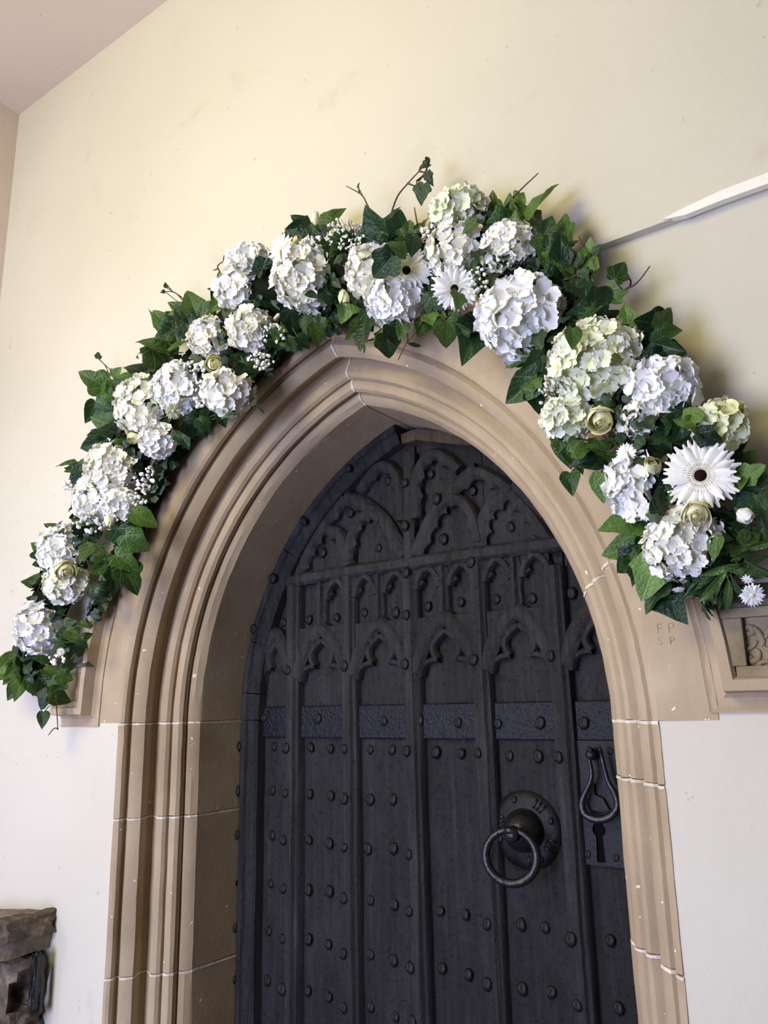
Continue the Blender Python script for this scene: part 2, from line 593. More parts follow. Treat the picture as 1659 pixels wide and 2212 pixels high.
def label_stop(sg):
    xa = X0 + sg * (HW + .186); xb = X0 + sg * (HW + .335)
    zb = 1.5285 if sg > 0 else 1.511
    zt = zb + .125
    LP = [(0, YW + .02), (0, YF - .003), (.004, YF + .000), (.011, YF + .001), (.019, YF + .000), (.025, YF - .006), (.028, YF - .032), (.042, YF - .033), (.046, YF - .026), (.046, YW + .02)]
    def on_arc(d, z):
        R = RI + .186 + d
        return (X0 + sg * (math.sqrt(R * R - max(0, z - ZS) ** 2) - CO), z)
    st = [(lambda d, t=t: arc_pt(sg, .186 + d, t)) for t in (.201, .17, .14, .11, .085)] + [lambda d: on_arc(d, zb + d), lambda d: (xb, zb + d)]
    V = []
    for f in st:
        for d, y in LP:
            x, z = f(d); V.append((x, y, z))
    n = len(LP)
    F = [(i * n + k, i * n + (k + 1) % n, (i + 1) * n + (k + 1) % n, (i + 1) * n + k) for i in range(6) for k in range(n)] + [tuple(range(n)), tuple(range(6 * n, 7 * n))]
    stop = link('label_stop', smooth_by_angle(fix_normals(mesh('stop', V, F)), 30), M['stone'], arch)
    xi = xa + sg * .045; zi = zb + .045; zk = zb + .135
    yb, yr = YF - .028, YF - .016
    mbox('panel_border', xi - sg * .016, xi + sg * .014, yb, YW + .02, zi + .0142, zk - .0132, .0015, M['carved'], stop)
    mbox('panel_border', xi, xb, yb, YW + .02, zi, zi + .014, .0015, M['carved'], stop)
    mbox('panel_border', xi - sg * .016, xb, yb - .001, YW + .02, zk - .013, zk, .0015, M['carved'], stop)
    mbox('panel_ground', xi + sg * .013, xb, yr, YW + .02, zi + .013, zk - .012, .001, M['carved'], stop)
    x0, x1 = xa + sg * .016, xb + sg * .006
    V = []
    rn = random.Random(8)
    nn = 6
    for i in range(nn + 1):
        x = x0 + (x1 - x0) * i / nn
        for y, z in ((YF - .036, zk), (YF - .035, zk + .006 + rn.random() * .003), (YF - .012, zk + .022 + rn.random() * .006), (YW + .02, zk + .05), (YW + .02, zk)):
            V.append((x, y, z))
    F = [(i * 5 + k, i * 5 + (k + 1) % 5, i * 5 + 5 + (k + 1) % 5, i * 5 + 5 + k) for i in range(nn) for k in range(5)] + [(0, 1, 2, 3, 4), tuple(nn * 5 + k for k in range(5))]
    link('weathered_top', fix_normals(mesh('weathered_top', V, F)), M['moss_stone'], arch)['label'] = 'dark mossy sloping top of the carved stop'
    return stop, yr


for sg in (-1, 1):
    stop, yr = label_stop(sg)
    if sg > 0:
        A = lambda px, py: at(px, py, yr)
        E_ = lambda u, v: at(1450 + u * .1492, 1230 + v * .1492, yr)
        scrolls = [
            [(860, 870), (960, 840), (1030, 880), (1020, 970), (940, 1000), (890, 960), (930, 910), (970, 930)],
            [(1070, 880), (1110, 830), (1170, 850), (1180, 910), (1120, 930), (1090, 900)],
            [(1130, 810), (1220, 860), (1290, 950), (1330, 1050), (1300, 1120)],
            [(960, 1050), (1030, 1020), (1070, 1070), (1020, 1130), (960, 1110), (1010, 1150), (1110, 1150), (1200, 1100), (1240, 1030)],
            [(1210, 1150), (1270, 1200), (1260, 1290), (1170, 1330), (1130, 1290), (1180, 1260)],
            [(1230, 1430), (1260, 1500), (1310, 1450), (1270, 1390), (1330, 1340), (1420, 1330)],
            [(1090, 1290), (1090, 1390), (1170, 1450), (1230, 1490)],
            [(960, 1620), (970, 1520), (1020, 1450), (1100, 1420)], [(1000, 1620), (1030, 1530), (1100, 1470)], [(1040, 1620), (1080, 1570), (1140, 1520)],
            [(1370, 1000), (1400, 900), (1480, 850), (1560, 900), (1540, 1000)], [(1330, 1120), (1420, 1160), (1540, 1120), (1600, 1040)], [(1420, 1330), (1500, 1400), (1580, 1360)]]
        for q in scrolls:
            pp = smooth_path([E_(*a) for a in q], 4); nn = len(pp)
            link('scroll', tube(pp, [.0022 + .0022 * math.sin(math.pi * i / (nn - 1)) for i in range(nn)], 8), M['carved'], stop)


# scratched initials on the spandrel
def incised(txt, px, py, size):
    cu = bpy.data.curves.new('initials', 'FONT'); cu.body = txt; cu.size = size; cu.extrude = .0007; cu.offset = -.0006
    tmp = bpy.data.objects.new('tmp', cu)
    COL.objects.link(tmp)
    dg = bpy.context.evaluated_depsgraph_get()
    me = bpy.data.meshes.new_from_object(tmp.evaluated_get(dg))
    bpy.data.objects.remove(tmp)
    P = at(px, py, YF)
    me.transform(Matrix.Translation(P) @ Matrix.Rotation(math.pi / 2, 4, 'X'))
    me.materials.clear()
    return link('scratched_letters', me, M['carved'], arch)


incised('F P', 1418, 1369, .021)
incised('S  P', 1421, 1394, .016)

# ------------------------------------------------------------------ the door
door = empty('door_1', (X0, 0, FLOOR))
tag(door, 'black studded oak door with carved tracery, iron band and ring handle', kind='structure')
YP = .026     # face of the planks
BAY = .17


def dpart(name, me, m, parent=None):
    o = link(name, me, m, parent or door)
    return o


def arch_z(x, inset):
    """height of the door's pointed head at x, inset from the opening"""
    R = RI - inset
    dx = abs(x - X0) + CO
    return ZS + math.sqrt(max(0, R * R - dx * dx))


def plank(x0, x1, ytop, seed):
    rn = random.Random(seed)
    V, F = [], []
    n = 7
    xs = [x0 + (x1 - x0) * i / n for i in range(n + 1)]
    for y in (ytop, .075):
        for x in xs: V.append((x, y + (0 if 0 < xs.index(x) < n or y > .05 else .003), FLOOR + .01))
        for x in xs: V.append((x, y + (0 if 0 < xs.index(x) < n or y > .05 else .003), arch_z(x, -.01)))
    a = n + 1
    for i in range(n):
        F.append((i, i + 1, a + i + 1, a + i)); F.append((2 * a + i, 3 * a + i, 3 * a + i + 1, 2 * a + i + 1))
        F.append((a + i, a + i + 1, 3 * a + i + 1, 3 * a + i)); F.append((i, 2 * a + i, 2 * a + i + 1, i + 1))
    F.append((0, a, 3 * a, 2 * a)); F.append((n, 2 * a + n, 3 * a + n, a + n))
    return fix_normals(mesh('plank', V, F))


edges = [-.535, -.345, -.175, -.005, .165, .335, .505]
for i in range(6):
    dpart('plank', plank(edges[i] + .0015, edges[i + 1] - .0015, YP + (.003 if i % 2 else 0), i), M['wood'])

ZB0, ZB1 = 1.55 - .0752, 1.55 - .0032     # iron band
ZT = 1.55 + at(905, 1212, 0).z - 1.55       # transom


def rib(x1, z0, z1, w=.038, yf=0.0, seed=0):
    """moulded vertical rib whose right edge is at x1"""
    prof = [(x1 - w, YP + .01), (x1 - w, yf + .007), (x1 - w + .006, yf + .001), (x1 - .013, yf), (x1 - .009, yf + .008), (x1 - .004, yf + .010), (x1 - .001, yf + .016), (x1, YP + .01)]
    rn = random.Random(seed)
    V, F = [], []
    m = 14; n = len(prof)
    for i in range(m + 1):
        z = z0 + (z1 - z0) * i / m
        for x, y in prof: V.append((x + (rn.random() - .5) * .003, y + (rn.random() - .5) * .002, z))
    for i in range(m):
        for k in range(n):
            l = (k + 1) % n
            F.append((i * n + k, i * n + l, (i + 1) * n + l, (i + 1) * n + k))
    F.append(tuple(range(n))); F.append(tuple(range(m * n, (m + 1) * n)))
    return smooth_by_angle(fix_normals(mesh('rib', V, F)), 30)


ZA = at(1000, 1440, 0).z      # springing of the lower carved arches
for k_ in range(-2, 3):
    dpart('rib', rib(k_ * BAY, FLOOR + .01, min(ZT - .01, arch_z(k_ * BAY, .06)), seed=k_), M['wood_rib'])

# edge board following the arch, in lengths
EB = [(-.001, .07), (-.001, -.021), (-.004, -.0235), (-.016, -.0235), (-.018, -.017), (-.020, -.014), (-.034, -.006), (-.0385, .0), (-.0385, .07)]


def edge_board(sg, st, seed):
    return dpart('edge_board', smooth_by_angle(sweep(EB, st, 0, .0018, seed)), M['wood_rib'])


for sg in (-1, 1):
    zj = at(515, 1505, -.02).z
    edge_board(sg, jamb_st(sg, FLOOR + .01, ZS - .001, 14), 3 + sg)
    edge_board(sg, arc_st(sg, .001, .075, 3), 5 + sg)
    edge_board(sg, arc_st(sg, .077, .22, 6), 7 + sg)
    edge_board(sg, arc_st(sg, .222, .5, 10), 9 + sg)
    edge_board(sg, arc_st(sg, .502, .62 if sg > 0 else .985, 14), 11 + sg)
# bare patch of wood at the very top
pp = [at(*q, -.004) for q in ((866, 938), (900, 926), (960, 932), (1010, 948), (1025, 962), (970, 958), (900, 950), (868, 958))]
bk = [v + Vector((0, .04, 0)) for v in pp]
k_ = len(pp)
dpart('bare_wood', fix_normals(mesh('bare', pp + bk, [tuple(range(k_)), tuple(range(2 * k_ - 1, k_ - 1, -1))] + [(i, (i + 1) % k_, k_ + (i + 1) % k_, k_ + i) for i in range(k_)])), M['wood_bare'])['label'] = 'brown bare wood at the head of the door'


def bar(pts, w, yf=.004, cusp=0, side=1, depth=.012, name='tracery_bar', k=5, seed=0):
    """carved bar along a path on the door; cusp scallops along one side"""
    P = smooth_path(pts, k)
    L = [0]
    for i in range(1, len(P)): L.append(L[-1] + (P[i] - P[i - 1]).length)
    # resample
    m = max(8, int(L[-1] / .006))
    Q = []
    j = 0
    for i in range(m + 1):
        d = L[-1] * i / m
        while j < len(L) - 2 and L[j + 1] < d: j += 1
        f = (d - L[j]) / max(1e-9, L[j + 1] - L[j])
        Q.append(P[j].lerp(P[j + 1], min(1, f)))
    rn = random.Random(seed)
    V, F = [], []
    for i, p in enumerate(Q):
        t = (Q[min(i + 1, m)] - Q[max(i - 1, 0)]); t.y = 0; t.normalize()
        nx = Vector((t.z, 0, -t.x))
        f = i / m
        sc_ = abs(math.sin(math.pi * f * cusp)) if cusp else 0
        ex = depth * (1 - sc_ ** .7) if cusp and 0.04 < f < .96 else 0
        a, b = w / 2 + (ex if side > 0 else 0), w / 2 + (ex if side < 0 else 0)
        row = [(-b, YP + .008), (-b, yf + .009), (-w / 2 * .55, yf + .001), (0, yf), (w / 2 * .55, yf + .001), (a, yf + .009), (a, YP + .008)]
        for o_, y in row:
            q = p + nx * o_
            V.append((q.x, y + (rn.random() - .5) * .0012, q.z))
    n = 7
    for i in range(m):
        for kk in range(n - 1):
            F.append((i * n + kk, i * n + kk + 1, (i + 1) * n + kk + 1, (i + 1) * n + kk))
    F.append(tuple(range(n))); F.append(tuple(range(m * n, (m + 1) * n)))
    return dpart(name, smooth_by_angle(fix_normals(mesh(name, V, F)), 40), M['wood_rib'])


def D(u, v, ox=480, oy=880, s=.5063):
    return at(ox + u * s, oy + v * s, 0)


# lower tier: one trefoil-headed arch per bay
zc = at(944, 1417, 0).z; zap = at(954, 1350, 0).z
for k_ in range(-3, 3):
    xr = min((k_ + 1) * BAY - .038, .47)
    xl = max(k_ * BAY, -.4625)
    cx = (xl + xr) / 2; hw = (xr - xl) / 2
    z0 = zc - .018
    dpart_list = []
    # outer arch ring
    bar([Vector((cx - hw - .012, 0, z0 - .012)), Vector((cx - hw * .86, 0, z0 + .035)), Vector((cx - hw * .45, 0, z0 + .075)), Vector((cx, 0, z0 + .096)),
         Vector((cx + hw * .45, 0, z0 + .075)), Vector((cx + hw * .86, 0, z0 + .035)), Vector((cx + hw + .012, 0, z0 - .012))], .034, .001, name='tracery_arch', seed=k_)
    # cusped inner order: side lobes and a round head
    for s in (-1, 1):
        bar([Vector((cx + s * hw * 1.0, 0, z0 - .022)), Vector((cx + s * hw * .86, 0, z0 + .002)), Vector((cx + s * hw * .6, 0, z0 + .011)), Vector((cx + s * hw * .32, 0, z0 + .012))], .014, .010, name='cusp', seed=k_)
        bar([Vector((cx + s * hw * .34, 0, z0 + .012)), Vector((cx + s * hw * .5, 0, z0 + .03)), Vector((cx + s * hw * .42, 0, z0 + .05)), Vector((cx, 0, z0 + .072))], .016, .008, name='cusp', seed=k_ + 9)

def spandrel(lower, ztop, yf, name, seed):
    """raised flat wood between a carved arch and the line above it; lower: (x, z) along the arch"""
    V, F = [], []
    for x, z in lower:
        V += [(x, yf, z), (x, yf, ztop), (x, YP + .01, z), (x, YP + .01, ztop)]
    for i in range(len(lower) - 1):
        a, b = i * 4, i * 4 + 4
        F += [(a, b, b + 1, a + 1), (a, a + 2, b + 2, b), (a + 1, b + 1, b + 3, a + 3)]
    e = (len(lower) - 1) * 4
    F += [(0, 1, 3, 2), (e, e + 1, e + 3, e + 2)]
    return dpart(name, fix_normals(mesh(name, V, F)), M['wood'])


for k_ in range(-3, 3):
    xr = min((k_ + 1) * BAY - .038, .455); xl = max(k_ * BAY, -.4625)
    cx = (xl + xr) / 2; hw = (xr - xl) / 2; z0 = zc - .018
    hi = z0 + .102
    if arch_z(max(abs(xl), abs(xr)), .045) < hi: continue
    spandrel([(cx - hw, z0 - .005), (cx - hw * .86, z0 + .035), (cx - hw * .45, z0 + .072), (cx, z0 + .092), (cx + hw * .45, z0 + .072), (cx + hw * .86, z0 + .035), (cx + hw, z0 - .005)], hi, .009, 'spandrel', k_)

# middle tier: half-bay lights under the transom
bar([Vector((-.44, 0, ZT - .005)), Vector((-.2, 0, ZT)), Vector((0, 0, ZT)), Vector((.2, 0, ZT)), Vector((.43, 0, ZT - .003))], .030, -.002, name='transom', seed=2)
zm = zc + .078
xsm = [k_ * BAY / 2 - .0 for k_ in range(-5, 6)]
for q in range(-5, 6):
    xr = q * BAY / 2 - (.006 if q % 2 else 0)
    if arch_z(xr, .06) < zm + .05: continue
    if q % 2: dpart('rib', rib(xr, zm, min(ZT - .005, arch_z(xr - .01, .055)), .026, .007, q), M['wood_rib'])
for q in range(-5, 5):
    xl = q * BAY / 2; xr = xl + BAY / 2 - .032
    if arch_z(max(abs(xl), abs(xr)), .055) < ZT - .03: continue
    cx = (xl + xr) / 2; hw = (xr - xl) / 2 + .004
    z0 = ZT - .047
    bar([Vector((cx - hw, 0, z0 - .012)), Vector((cx - hw * .72, 0, z0 + .014)), Vector((cx, 0, z0 + .032)), Vector((cx + hw * .72, 0, z0 + .014)), Vector((cx + hw, 0, z0 - .012))], .018, .006, name='tracery_arch', seed=q)
    spandrel([(cx - hw, z0 - .012), (cx - hw * .72, z0 + .012), (cx, z0 + .03), (cx + hw * .72, z0 + .012), (cx + hw, z0 - .012)], ZT - .008, .012, 'spandrel', q)
    for s in (-1, 1):
        bar([Vector((cx + s * hw, 0, z0 - .010)), Vector((cx + s * hw * .66, 0, z0 - .002)), Vector((cx + s * hw * .38, 0, z0 + .004))], .010, .012, name='cusp', seed=q)

# upper tier: fan of bars with cusped edges (paths traced on the door's own plane)
top = [
    ([(785, 650), (783, 500), (782, 350), (786, 190)], .030, 0, 1),
    ([(810, 625), (850, 530), (900, 430), (985, 330), (1075, 255)], .034, 6, 1),
    ([(1080, 590), (1095, 500), (1120, 430), (1210, 345)], .030, 4, 1),
    ([(905, 435), (955, 385), (1015, 400), (1060, 470), (1082, 570)], .026, 4, 1),
    ([(1075, 265), (1150, 300), (1220, 350)], .026, 2, 1),
    ([(1205, 350), (1285, 430), (1345, 510), (1385, 570)], .026, 4, 1),
    ([(812, 470), (812, 330), (835, 240), (880, 195), (935, 205), (1000, 262)], .026, 5, 1),
]
for i, (q, w, c, s) in enumerate(top):
    path = [D(*a) for a in q]
    bar(path, w, .003 + (i % 3) * .0015, c, s, .011, 'tracery_bar', seed=i)
    if i:   # the carving repeats mirrored left of the middle rib
        mir = [Vector((-.036 - v.x, 0, min(v.z, arch_z(-.036 - v.x, .045)))) for v in path]
        bar(mir, w, .003 + (i % 3) * .0015, c, -s, .011, 'tracery_bar', seed=i + 20)

# iron band across the planks, one plate per bay
for k_ in range(-3, 3):
    x0 = max(k_ * BAY + .001, -.4615); x1 = min((k_ + 1) * BAY - .039, .47)
    b = box(x0, x1, YP - .010, YP + .01, ZB0, ZB1, .002, 1)
    dpart('iron_band', b, M['iron'])['label'] = 'blue-black hammered iron strap plate'

# studs
def stud_mesh(seed):
    rn = random.Random(seed)
    rings = [(1.0, 0.0), (1.0, .45), (.78, .85), (.34, 1.15)]
    V, F = [], []
    n = 8
    for r, h in rings:
        for k in range(n):
            a = 2 * math.pi * (k + .5) / n
            sq = 1 / max(abs(math.cos(a)), abs(math.sin(a))) ** .75
            rr = r * sq * (.95 + rn.random() * .16)
            V.append((rr * math.cos(a) * .92, -h + rn.random() * .12, rr * math.sin(a) * 1.12))
    V.append((rn.random() * .3 - .15, -1.25, rn.random() * .3 - .15))
    for i in range(len(rings) - 1):
        for k in range(n):
            l = (k + 1) % n
            F.append((i * n + k, i * n + l, (i + 1) * n + l, (i + 1) * n + k))
    for k in range(n): F.append(((len(rings) - 1) * n + k, (len(rings) - 1) * n + (k + 1) % n, len(V) - 1))
    return smooth_by_angle(fix_normals(mesh('stud', V, F)), 42)


SM = [stud_mesh(i) for i in range(5)]
for s_ in SM: s_.materials.append(M['iron_stud'])
C4 = lambda u, v: (460 + u * .2893, 1580 + v * .2893)
C5 = lambda u, v: (900 + u * .3014, 1580 + v * .3014)
C2 = lambda u, v: (480 + u * .2652, 1180 + v * .2652)
C3 = lambda u, v: (880 + u * .2893, 1180 + v * .2893)
CB = lambda u, v: (480 + u * .5063, 880 + v * .5063)
CA = lambda u, v: (400 + u * .3256, 860 + v * .3256)
studs = []
studs += [(*C4(*q), -.0235) for q in ((192, 112), (182, 445), (180, 770), (157, 1130), (157, 1467), (147, 1850))]
studs += [(*CA(*q), -.0235) for q in ((1083, 465), (787, 815), (582, 1195), (455, 1530))]
R_ = 0.0
pl = [C4(*q) for q in ((455, 115), (730, 120), (877, 130), (1175, 135), (1338, 138), (445, 440), (723, 468), (880, 480), (1178, 510), (1345, 510), (443, 775), (717, 812), (870, 838),
      (1160, 878), (1350, 875), (433, 1135), (715, 1185), (870, 1195), (1180, 1262), (1358, 1292), (418, 1490), (715, 1555), (862, 1590), (1180, 1665), (1352, 1710), (410, 1860), (710, 1940), (865, 1985), (1182, 2060), (1365, 2130))]
pl += [C5(*q) for q in ((140, 150), (320, 160), (667, 175), (875, 180), (170, 1290), (350, 1315), (752, 1385), (922, 1405), (1390, 1500), (185, 1700), (372, 1745), (762, 1845), (968, 1870), (1450, 1985))]
studs += [(x, y, YP) for x, y in pl]
rb = [C4(*q) for q in ((548, 125), (980, 130), (1447, 148), (540, 462), (982, 503), (525, 812), (980, 868), (1462, 920), (525, 1175), (977, 1245), (1465, 1345), (518, 1548), (975, 1660), (1475, 1765), (520, 1925), (977, 2065), (1490, 2165))]
rb += [C5(*q) for q in ((440, 155), (1015, 185), (508, 1382), (1108, 1490), (508, 1812), (1155, 1965))]
studs += [(x, y, .001) for x, y in rb]
bd = [C2(*q) for q in ((340, 1400), (783, 1405), (1320, 1425), (1610, 1420))] + [C3(*q) for q in ((380, 1318), (678, 1325), (995, 1320), (1320, 1320))]
studs += [(x, y, YP - .010) for x, y in bd]
up = [C3(*q) for q in ((497, 848), (1070, 820), (475, 120))] + [C2(*q) for q in ((535, 1010), (995, 975), (1490, 960), (1500, 560))] + [CB(*q) for q in ((780, 322), (915, 390), (780, 505), (785, 705))]
studs += [(x, y, .001) for x, y in up]
up = [C3(*q) for q in ((155, 450), (400, 418), (670, 395), (935, 390), (1228, 350))] + [C2(*q) for q in ((708, 600), (933, 580), (500, 620), (1162, 540), (1415, 540))] + \
     [CB(*q) for q in ((708, 315), (890, 285), (1070, 355), (548, 450), (945, 562), (1232, 510), (668, 600), (430, 620))]
studs += [(x, y, YP) for x, y in up]
rn = random.Random(11)
for i, (px, py, y) in enumerate(studs):
    P = at(px, py, y)
    o = link('stud', SM[i % 5], None, door, True)
    s = .0098 * (.9 + .25 * rn.random())
    o.matrix_basis = Matrix.Translation(P + Vector((0, .002, 0))) @ Matrix.Rotation((rn.random() - .5) * .9, 4, 'Y') @ Matrix.Diagonal((s, s * .95, s, 1))

# ring handle: dished rose plate > boss, ring
hc = at(1138, 1792, YP); hs = .071
plate = dpart('handle_plate', lathe([(1.0 * hs, -.004), (1.0 * hs, .003), (.8 * hs, .007), (.55 * hs, .010), (.45 * hs, .011)], 40, hc, .035), M['iron_lock'])
boss = dpart('boss', lathe([(.56 * hs, .006), (.56 * hs, .016), (.50 * hs, .030), (.40 * hs, .042), (.26 * hs, .050), (.13 * hs, .054)], 28, hc), M['iron_ring'], plate)
for grp in (55, 165, 285, 335):
    for j in (-1, 0, 1):
        a = math.radians(grp + j * 9)
        c0 = hc + Vector((math.cos(a) * hs * .64, -.010, math.sin(a) * hs * .64)); c1 = hc + Vector((math.cos(a) * hs * .9, -.0065, math.sin(a) * hs * .9))
        dpart('raised_bar', tube([c0, c1], .0022, 5), M['iron_ring'], plate)
for a in (20, 110, 200, 300):
    a = math.radians(a)
    o = link('rivet', SM[a < 2], None, plate, False)
    o.matrix_basis = Matrix.Translation(hc + Vector((math.cos(a) * hs * .8, -.006, math.sin(a) * hs * .8))) @ Matrix.Diagonal((.006, .006, .006, 1))
sp = hc + Vector((-.002, -.066, .008))
dpart('staple', tube(smooth_path([hc + Vector((-.011, -.045, .003)), hc + Vector((-.012, -.064, .004)), sp + Vector((0, -.006, 0)), hc + Vector((.011, -.064, .004)), hc + Vector((.011, -.045, .003))], 4), .0065, 8), M['iron_ring'], plate)
dpart('collar', lathe([(.013, .05), (.015, .056), (.015, .068), (.012, .074)], 12, hc), M['iron_ring'], plate)
# ring hangs from the staple, swung out to the left
rc = at(1104, 1850, YP - .070)
rr = .043
e1 = (sp - rc); e1.normalize()
e2 = at(1160, 1852, rc.y + .012) - rc; rr = e2.length; e2.normalize()
Ls = (sp - rc).length
ringp = [rc + (e1 * math.cos(2 * math.pi * i / 36) * Ls + e2 * math.sin(2 * math.pi * i / 36) * rr) for i in range(36)]
dpart('ring', tube(ringp, [.0082 - .0022 * max(0, math.cos(2 * math.pi * i / 36)) for i in range(36)], 10, True), M['iron_ring'], plate)

# lock plate with keyhole and pear-shaped drop handle
A = lambda u, v: at(1010 + u * .2291, 1590 + v * .2291, YP)
tl, tr, bl, br = A(1100, 40), A(1480, 40), A(1090, 1200), A(1560, 1215)
kx = A(1250, 880)
xl_, xr_, zb_, zt_ = bl.x, tl.x + .105, bl.z, tl.z


def keyhole_plate():
    bm = bmesh.new()
    # outline with a keyhole slot: front face built as a ring of quads around the hole
    hole = []
    R0 = .0125
    for i in range(14):
        a = math.radians(-60 + 300 * i / 13)
        hole.append((kx.x + R0 * math.cos(a), kx.z + R0 * math.sin(a)))
    hole += [(kx.x - .007, kx.z - .030), (kx.x - .008, kx.z - .055), (kx.x + .008, kx.z - .055), (kx.x + .007, kx.z - .030)]
    rim_ = []
    cz = (zb_ + zt_) / 2
    for x, z in hole:
        dx, dz = x - kx.x, z - (kx.z - .015)
        ts = []
        if dx > 1e-6: ts.append((xr_ - kx.x) / dx)
        if dx < -1e-6: ts.append((xl_ - kx.x) / dx)
        if dz > 1e-6: ts.append((zt_ - (kx.z - .015)) / dz)
        if dz < -1e-6: ts.append((zb_ - (kx.z - .015)) / dz)
        t = min(ts); rim_.append([kx.x + dx * t, kx.z - .015 + dz * t])
    for c in ((xl_, zb_), (xr_, zb_), (xl_, zt_), (xr_, zt_)):
        j = min(range(len(rim_)), key=lambda q: (rim_[q][0] - c[0]) ** 2 + (rim_[q][1] - c[1]) ** 2); rim_[j] = list(c)
    n = len(hole); V = []; F = []
    y0, y1 = YP - .006, YP + .01
    V += [(x, y0, z) for x, z in hole] + [(x, y0, z) for x, z in rim_] + [(x, y1, z) for x, z in hole] + [(x, y1, z) for x, z in rim_]
    for i in range(n):
        j = (i + 1) % n
        F += [(i, j, n + j, n + i), (i, j, 2 * n + j, 2 * n + i), (n + i, n + j, 3 * n + j, 3 * n + i)]
    bm.free()
    return fix_normals(mesh('lock_plate', V, F))


lock = dpart('lock_plate', keyhole_plate(), M['iron_lock'])
dpart('keyhole', box(kx.x - .014, kx.x + .014, YP - .001, YP + .004, kx.z - .058, kx.z + .014), M['keyhole_shade'], lock)  # black backing, paints the shade inside the keyhole
for u, v in ((1145, 1110), (1410, 1140), (1160, 130), (1355, 140)):
    o = link('rivet', SM[2], None, lock, False)
    P = A(u, v); o.matrix_basis = Matrix.Translation(Vector((P.x, YP - .005, P.z))) @ Matrix.Diagonal((.006, .005, .006, 1))
lathe_c = A(1215, 165)
dpart('pivot', lathe([(.010, 0), (.011, .02), (.009, .032), (.005, .036)], 14, Vector((lathe_c.x, YP, lathe_c.z))), M['iron_ring'], lock)
PB = lambda u, v, d=.030: at(1010 + u * .2291, 1590 + v * .2291, YP - d)
pear = [PB(1165, 120, .036), PB(1150, 220), PB(1168, 330), PB(1160, 430), PB(1105, 545), PB(1078, 650), PB(1115, 745), PB(1230, 790), PB(1350, 755), PB(1412, 660), PB(1390, 545), PB(1325, 430), PB(1290, 300), PB(1262, 180), PB(1245, 115, .036)]
pp = smooth_path(pear, 5); nn = len(pp)
dpart('drop_handle', tube(pp, [.0034 + .0036 * math.sin(math.pi * i / (nn - 1)) ** 2 for i in range(nn)], 9), M['iron_ring'], lock)
tg = [A(1190, 440), A(1215, 440), A(1225, 545), A(1300, 580), A(1360, 690), A(1300, 700), A(1180, 690), A(1135, 620), A(1170, 560)]
tgf = [Vector((v.x, YP - .014, v.z)) for v in tg]; tgb = [Vector((v.x, YP - .002, v.z)) for v in tg]
k_ = len(tg)
dpart('latch_tongue', fix_normals(mesh('tongue', tgf + tgb, [tuple(range(k_)), tuple(range(2 * k_ - 1, k_ - 1, -1))] + [(i, (i + 1) % k_, k_ + (i + 1) % k_, k_ + i) for i in range(k_)])), M['iron_lock'], lock)

# ------------------------------------------------------------------ broken stone at lower left
so = at(20, 2080, YW)
stoup = empty('stone_stoup', (so.x, YW, so.z))
tag(stoup, 'battered dark stone stoup jutting from the white wall at lower left', 'stoup')


def lump(cx, cy, cz, sx, sy, sz, seed, amp=.18, n=3, shear=0.0):
    bm = bmesh.new()
    bmesh.ops.create_cube(bm, size=2)
    bmesh.ops.subdivide_edges(bm, edges=list(bm.edges), cuts=5, use_grid_fill=True)
    from mathutils import noise as nz
    for v in bm.verts:
        c = v.co.copy()
        rr = c.length
        c = c.lerp(c.normalized() * 1.25, .28)
        d = nz.noise(c * 1.6 + Vector((seed, seed * 2, 0))) * amp + nz.noise(c * 4.0 + Vector((0, seed, 3))) * amp * .6
        c = c * (1 + d)
        v.co = Vector((cx + c.x * sx, cy + c.y * sy, cz + c.z * sz + c.x * sx * shear))
    me = bpy.data.meshes.new('lump'); bm.to_mesh(me); bm.free()
    return smooth_by_angle(me, 28)


def SQ(px, py, y=-.36): return at(px, py, y)


c = SQ(4, 2022); link('ledge_slab', lump(c.x - .045, -.345, c.z - .004, .125, .07, .040, 1, .07, shear=.10), M['slab_stone'], stoup)
c = SQ(44, 2002); link('broken_corner', lump(c.x, -.345, c.z, .022, .055, .022, 9, .3), M['old_stone'], stoup)
c = SQ(0, 2118); link('broken_bowl', lump(c.x - .035, -.325, c.z - .012, .085, .045, .050, 4, .4), M['old_stone'], stoup)
c = SQ(50, 2120); link('iron_pin', lump(c.x - .004, -.325, c.z - .012, .009, .012, .055, 3, .25), M['iron_stud'], stoup)
c = SQ(0, 2190); link('stone_foot', lump(c.x - .03, -.325, c.z - .04, .085, .045, .05, 7, .35), M['old_stone'], stoup)

# ------------------------------------------------------------------ flowers: petals, leaves and blooms
def set_along(me, vals):
    a = me.attributes.new('along', 'FLOAT', 'POINT'); a.data.foreach_set('value', vals)
    return me


def petal_grid(length, width, cup, curl, nu=4, nv=5, serr=0.0, seed=0, base=.25, ruffle=.06, tipr=.55):
    """one petal from the origin along +y, upper side +z; returns verts, faces, along"""
    rn = random.Random(seed)
    ph = rn.random() * 6
    V, F, A = [], [], []
    for j in range(nv + 1):
        v = j / nv
        w = width * (base * (1 - v) + (1 - base) * math.sin(math.pi * min(1, v * (1 - .5 * tipr) + .02)) ** .8 + .0)
        if j == nv: w *= .62
        for i in range(nu + 1):
            u = -1 + 2 * i / nu
            x = u * w * .5
            y = length * (v - .10 * v * v * u * u * (1.6 if j == nv else .6))
            if j == nv and serr: y += length * serr * ((i % 2) - .5)
            z = cup * length * (u * u * .5 * v + .0) + curl * length * v * v + ruffle * length * v * math.sin(ph + 2.4 * u + v * 3)
            V.append((x, y, z)); A.append(v)
    for j in range(nv):
        for i in range(nu):
            a = j * (nu + 1) + i
            F.append((a, a + 1, a + nu + 2, a + nu + 1))
    return V, F, A


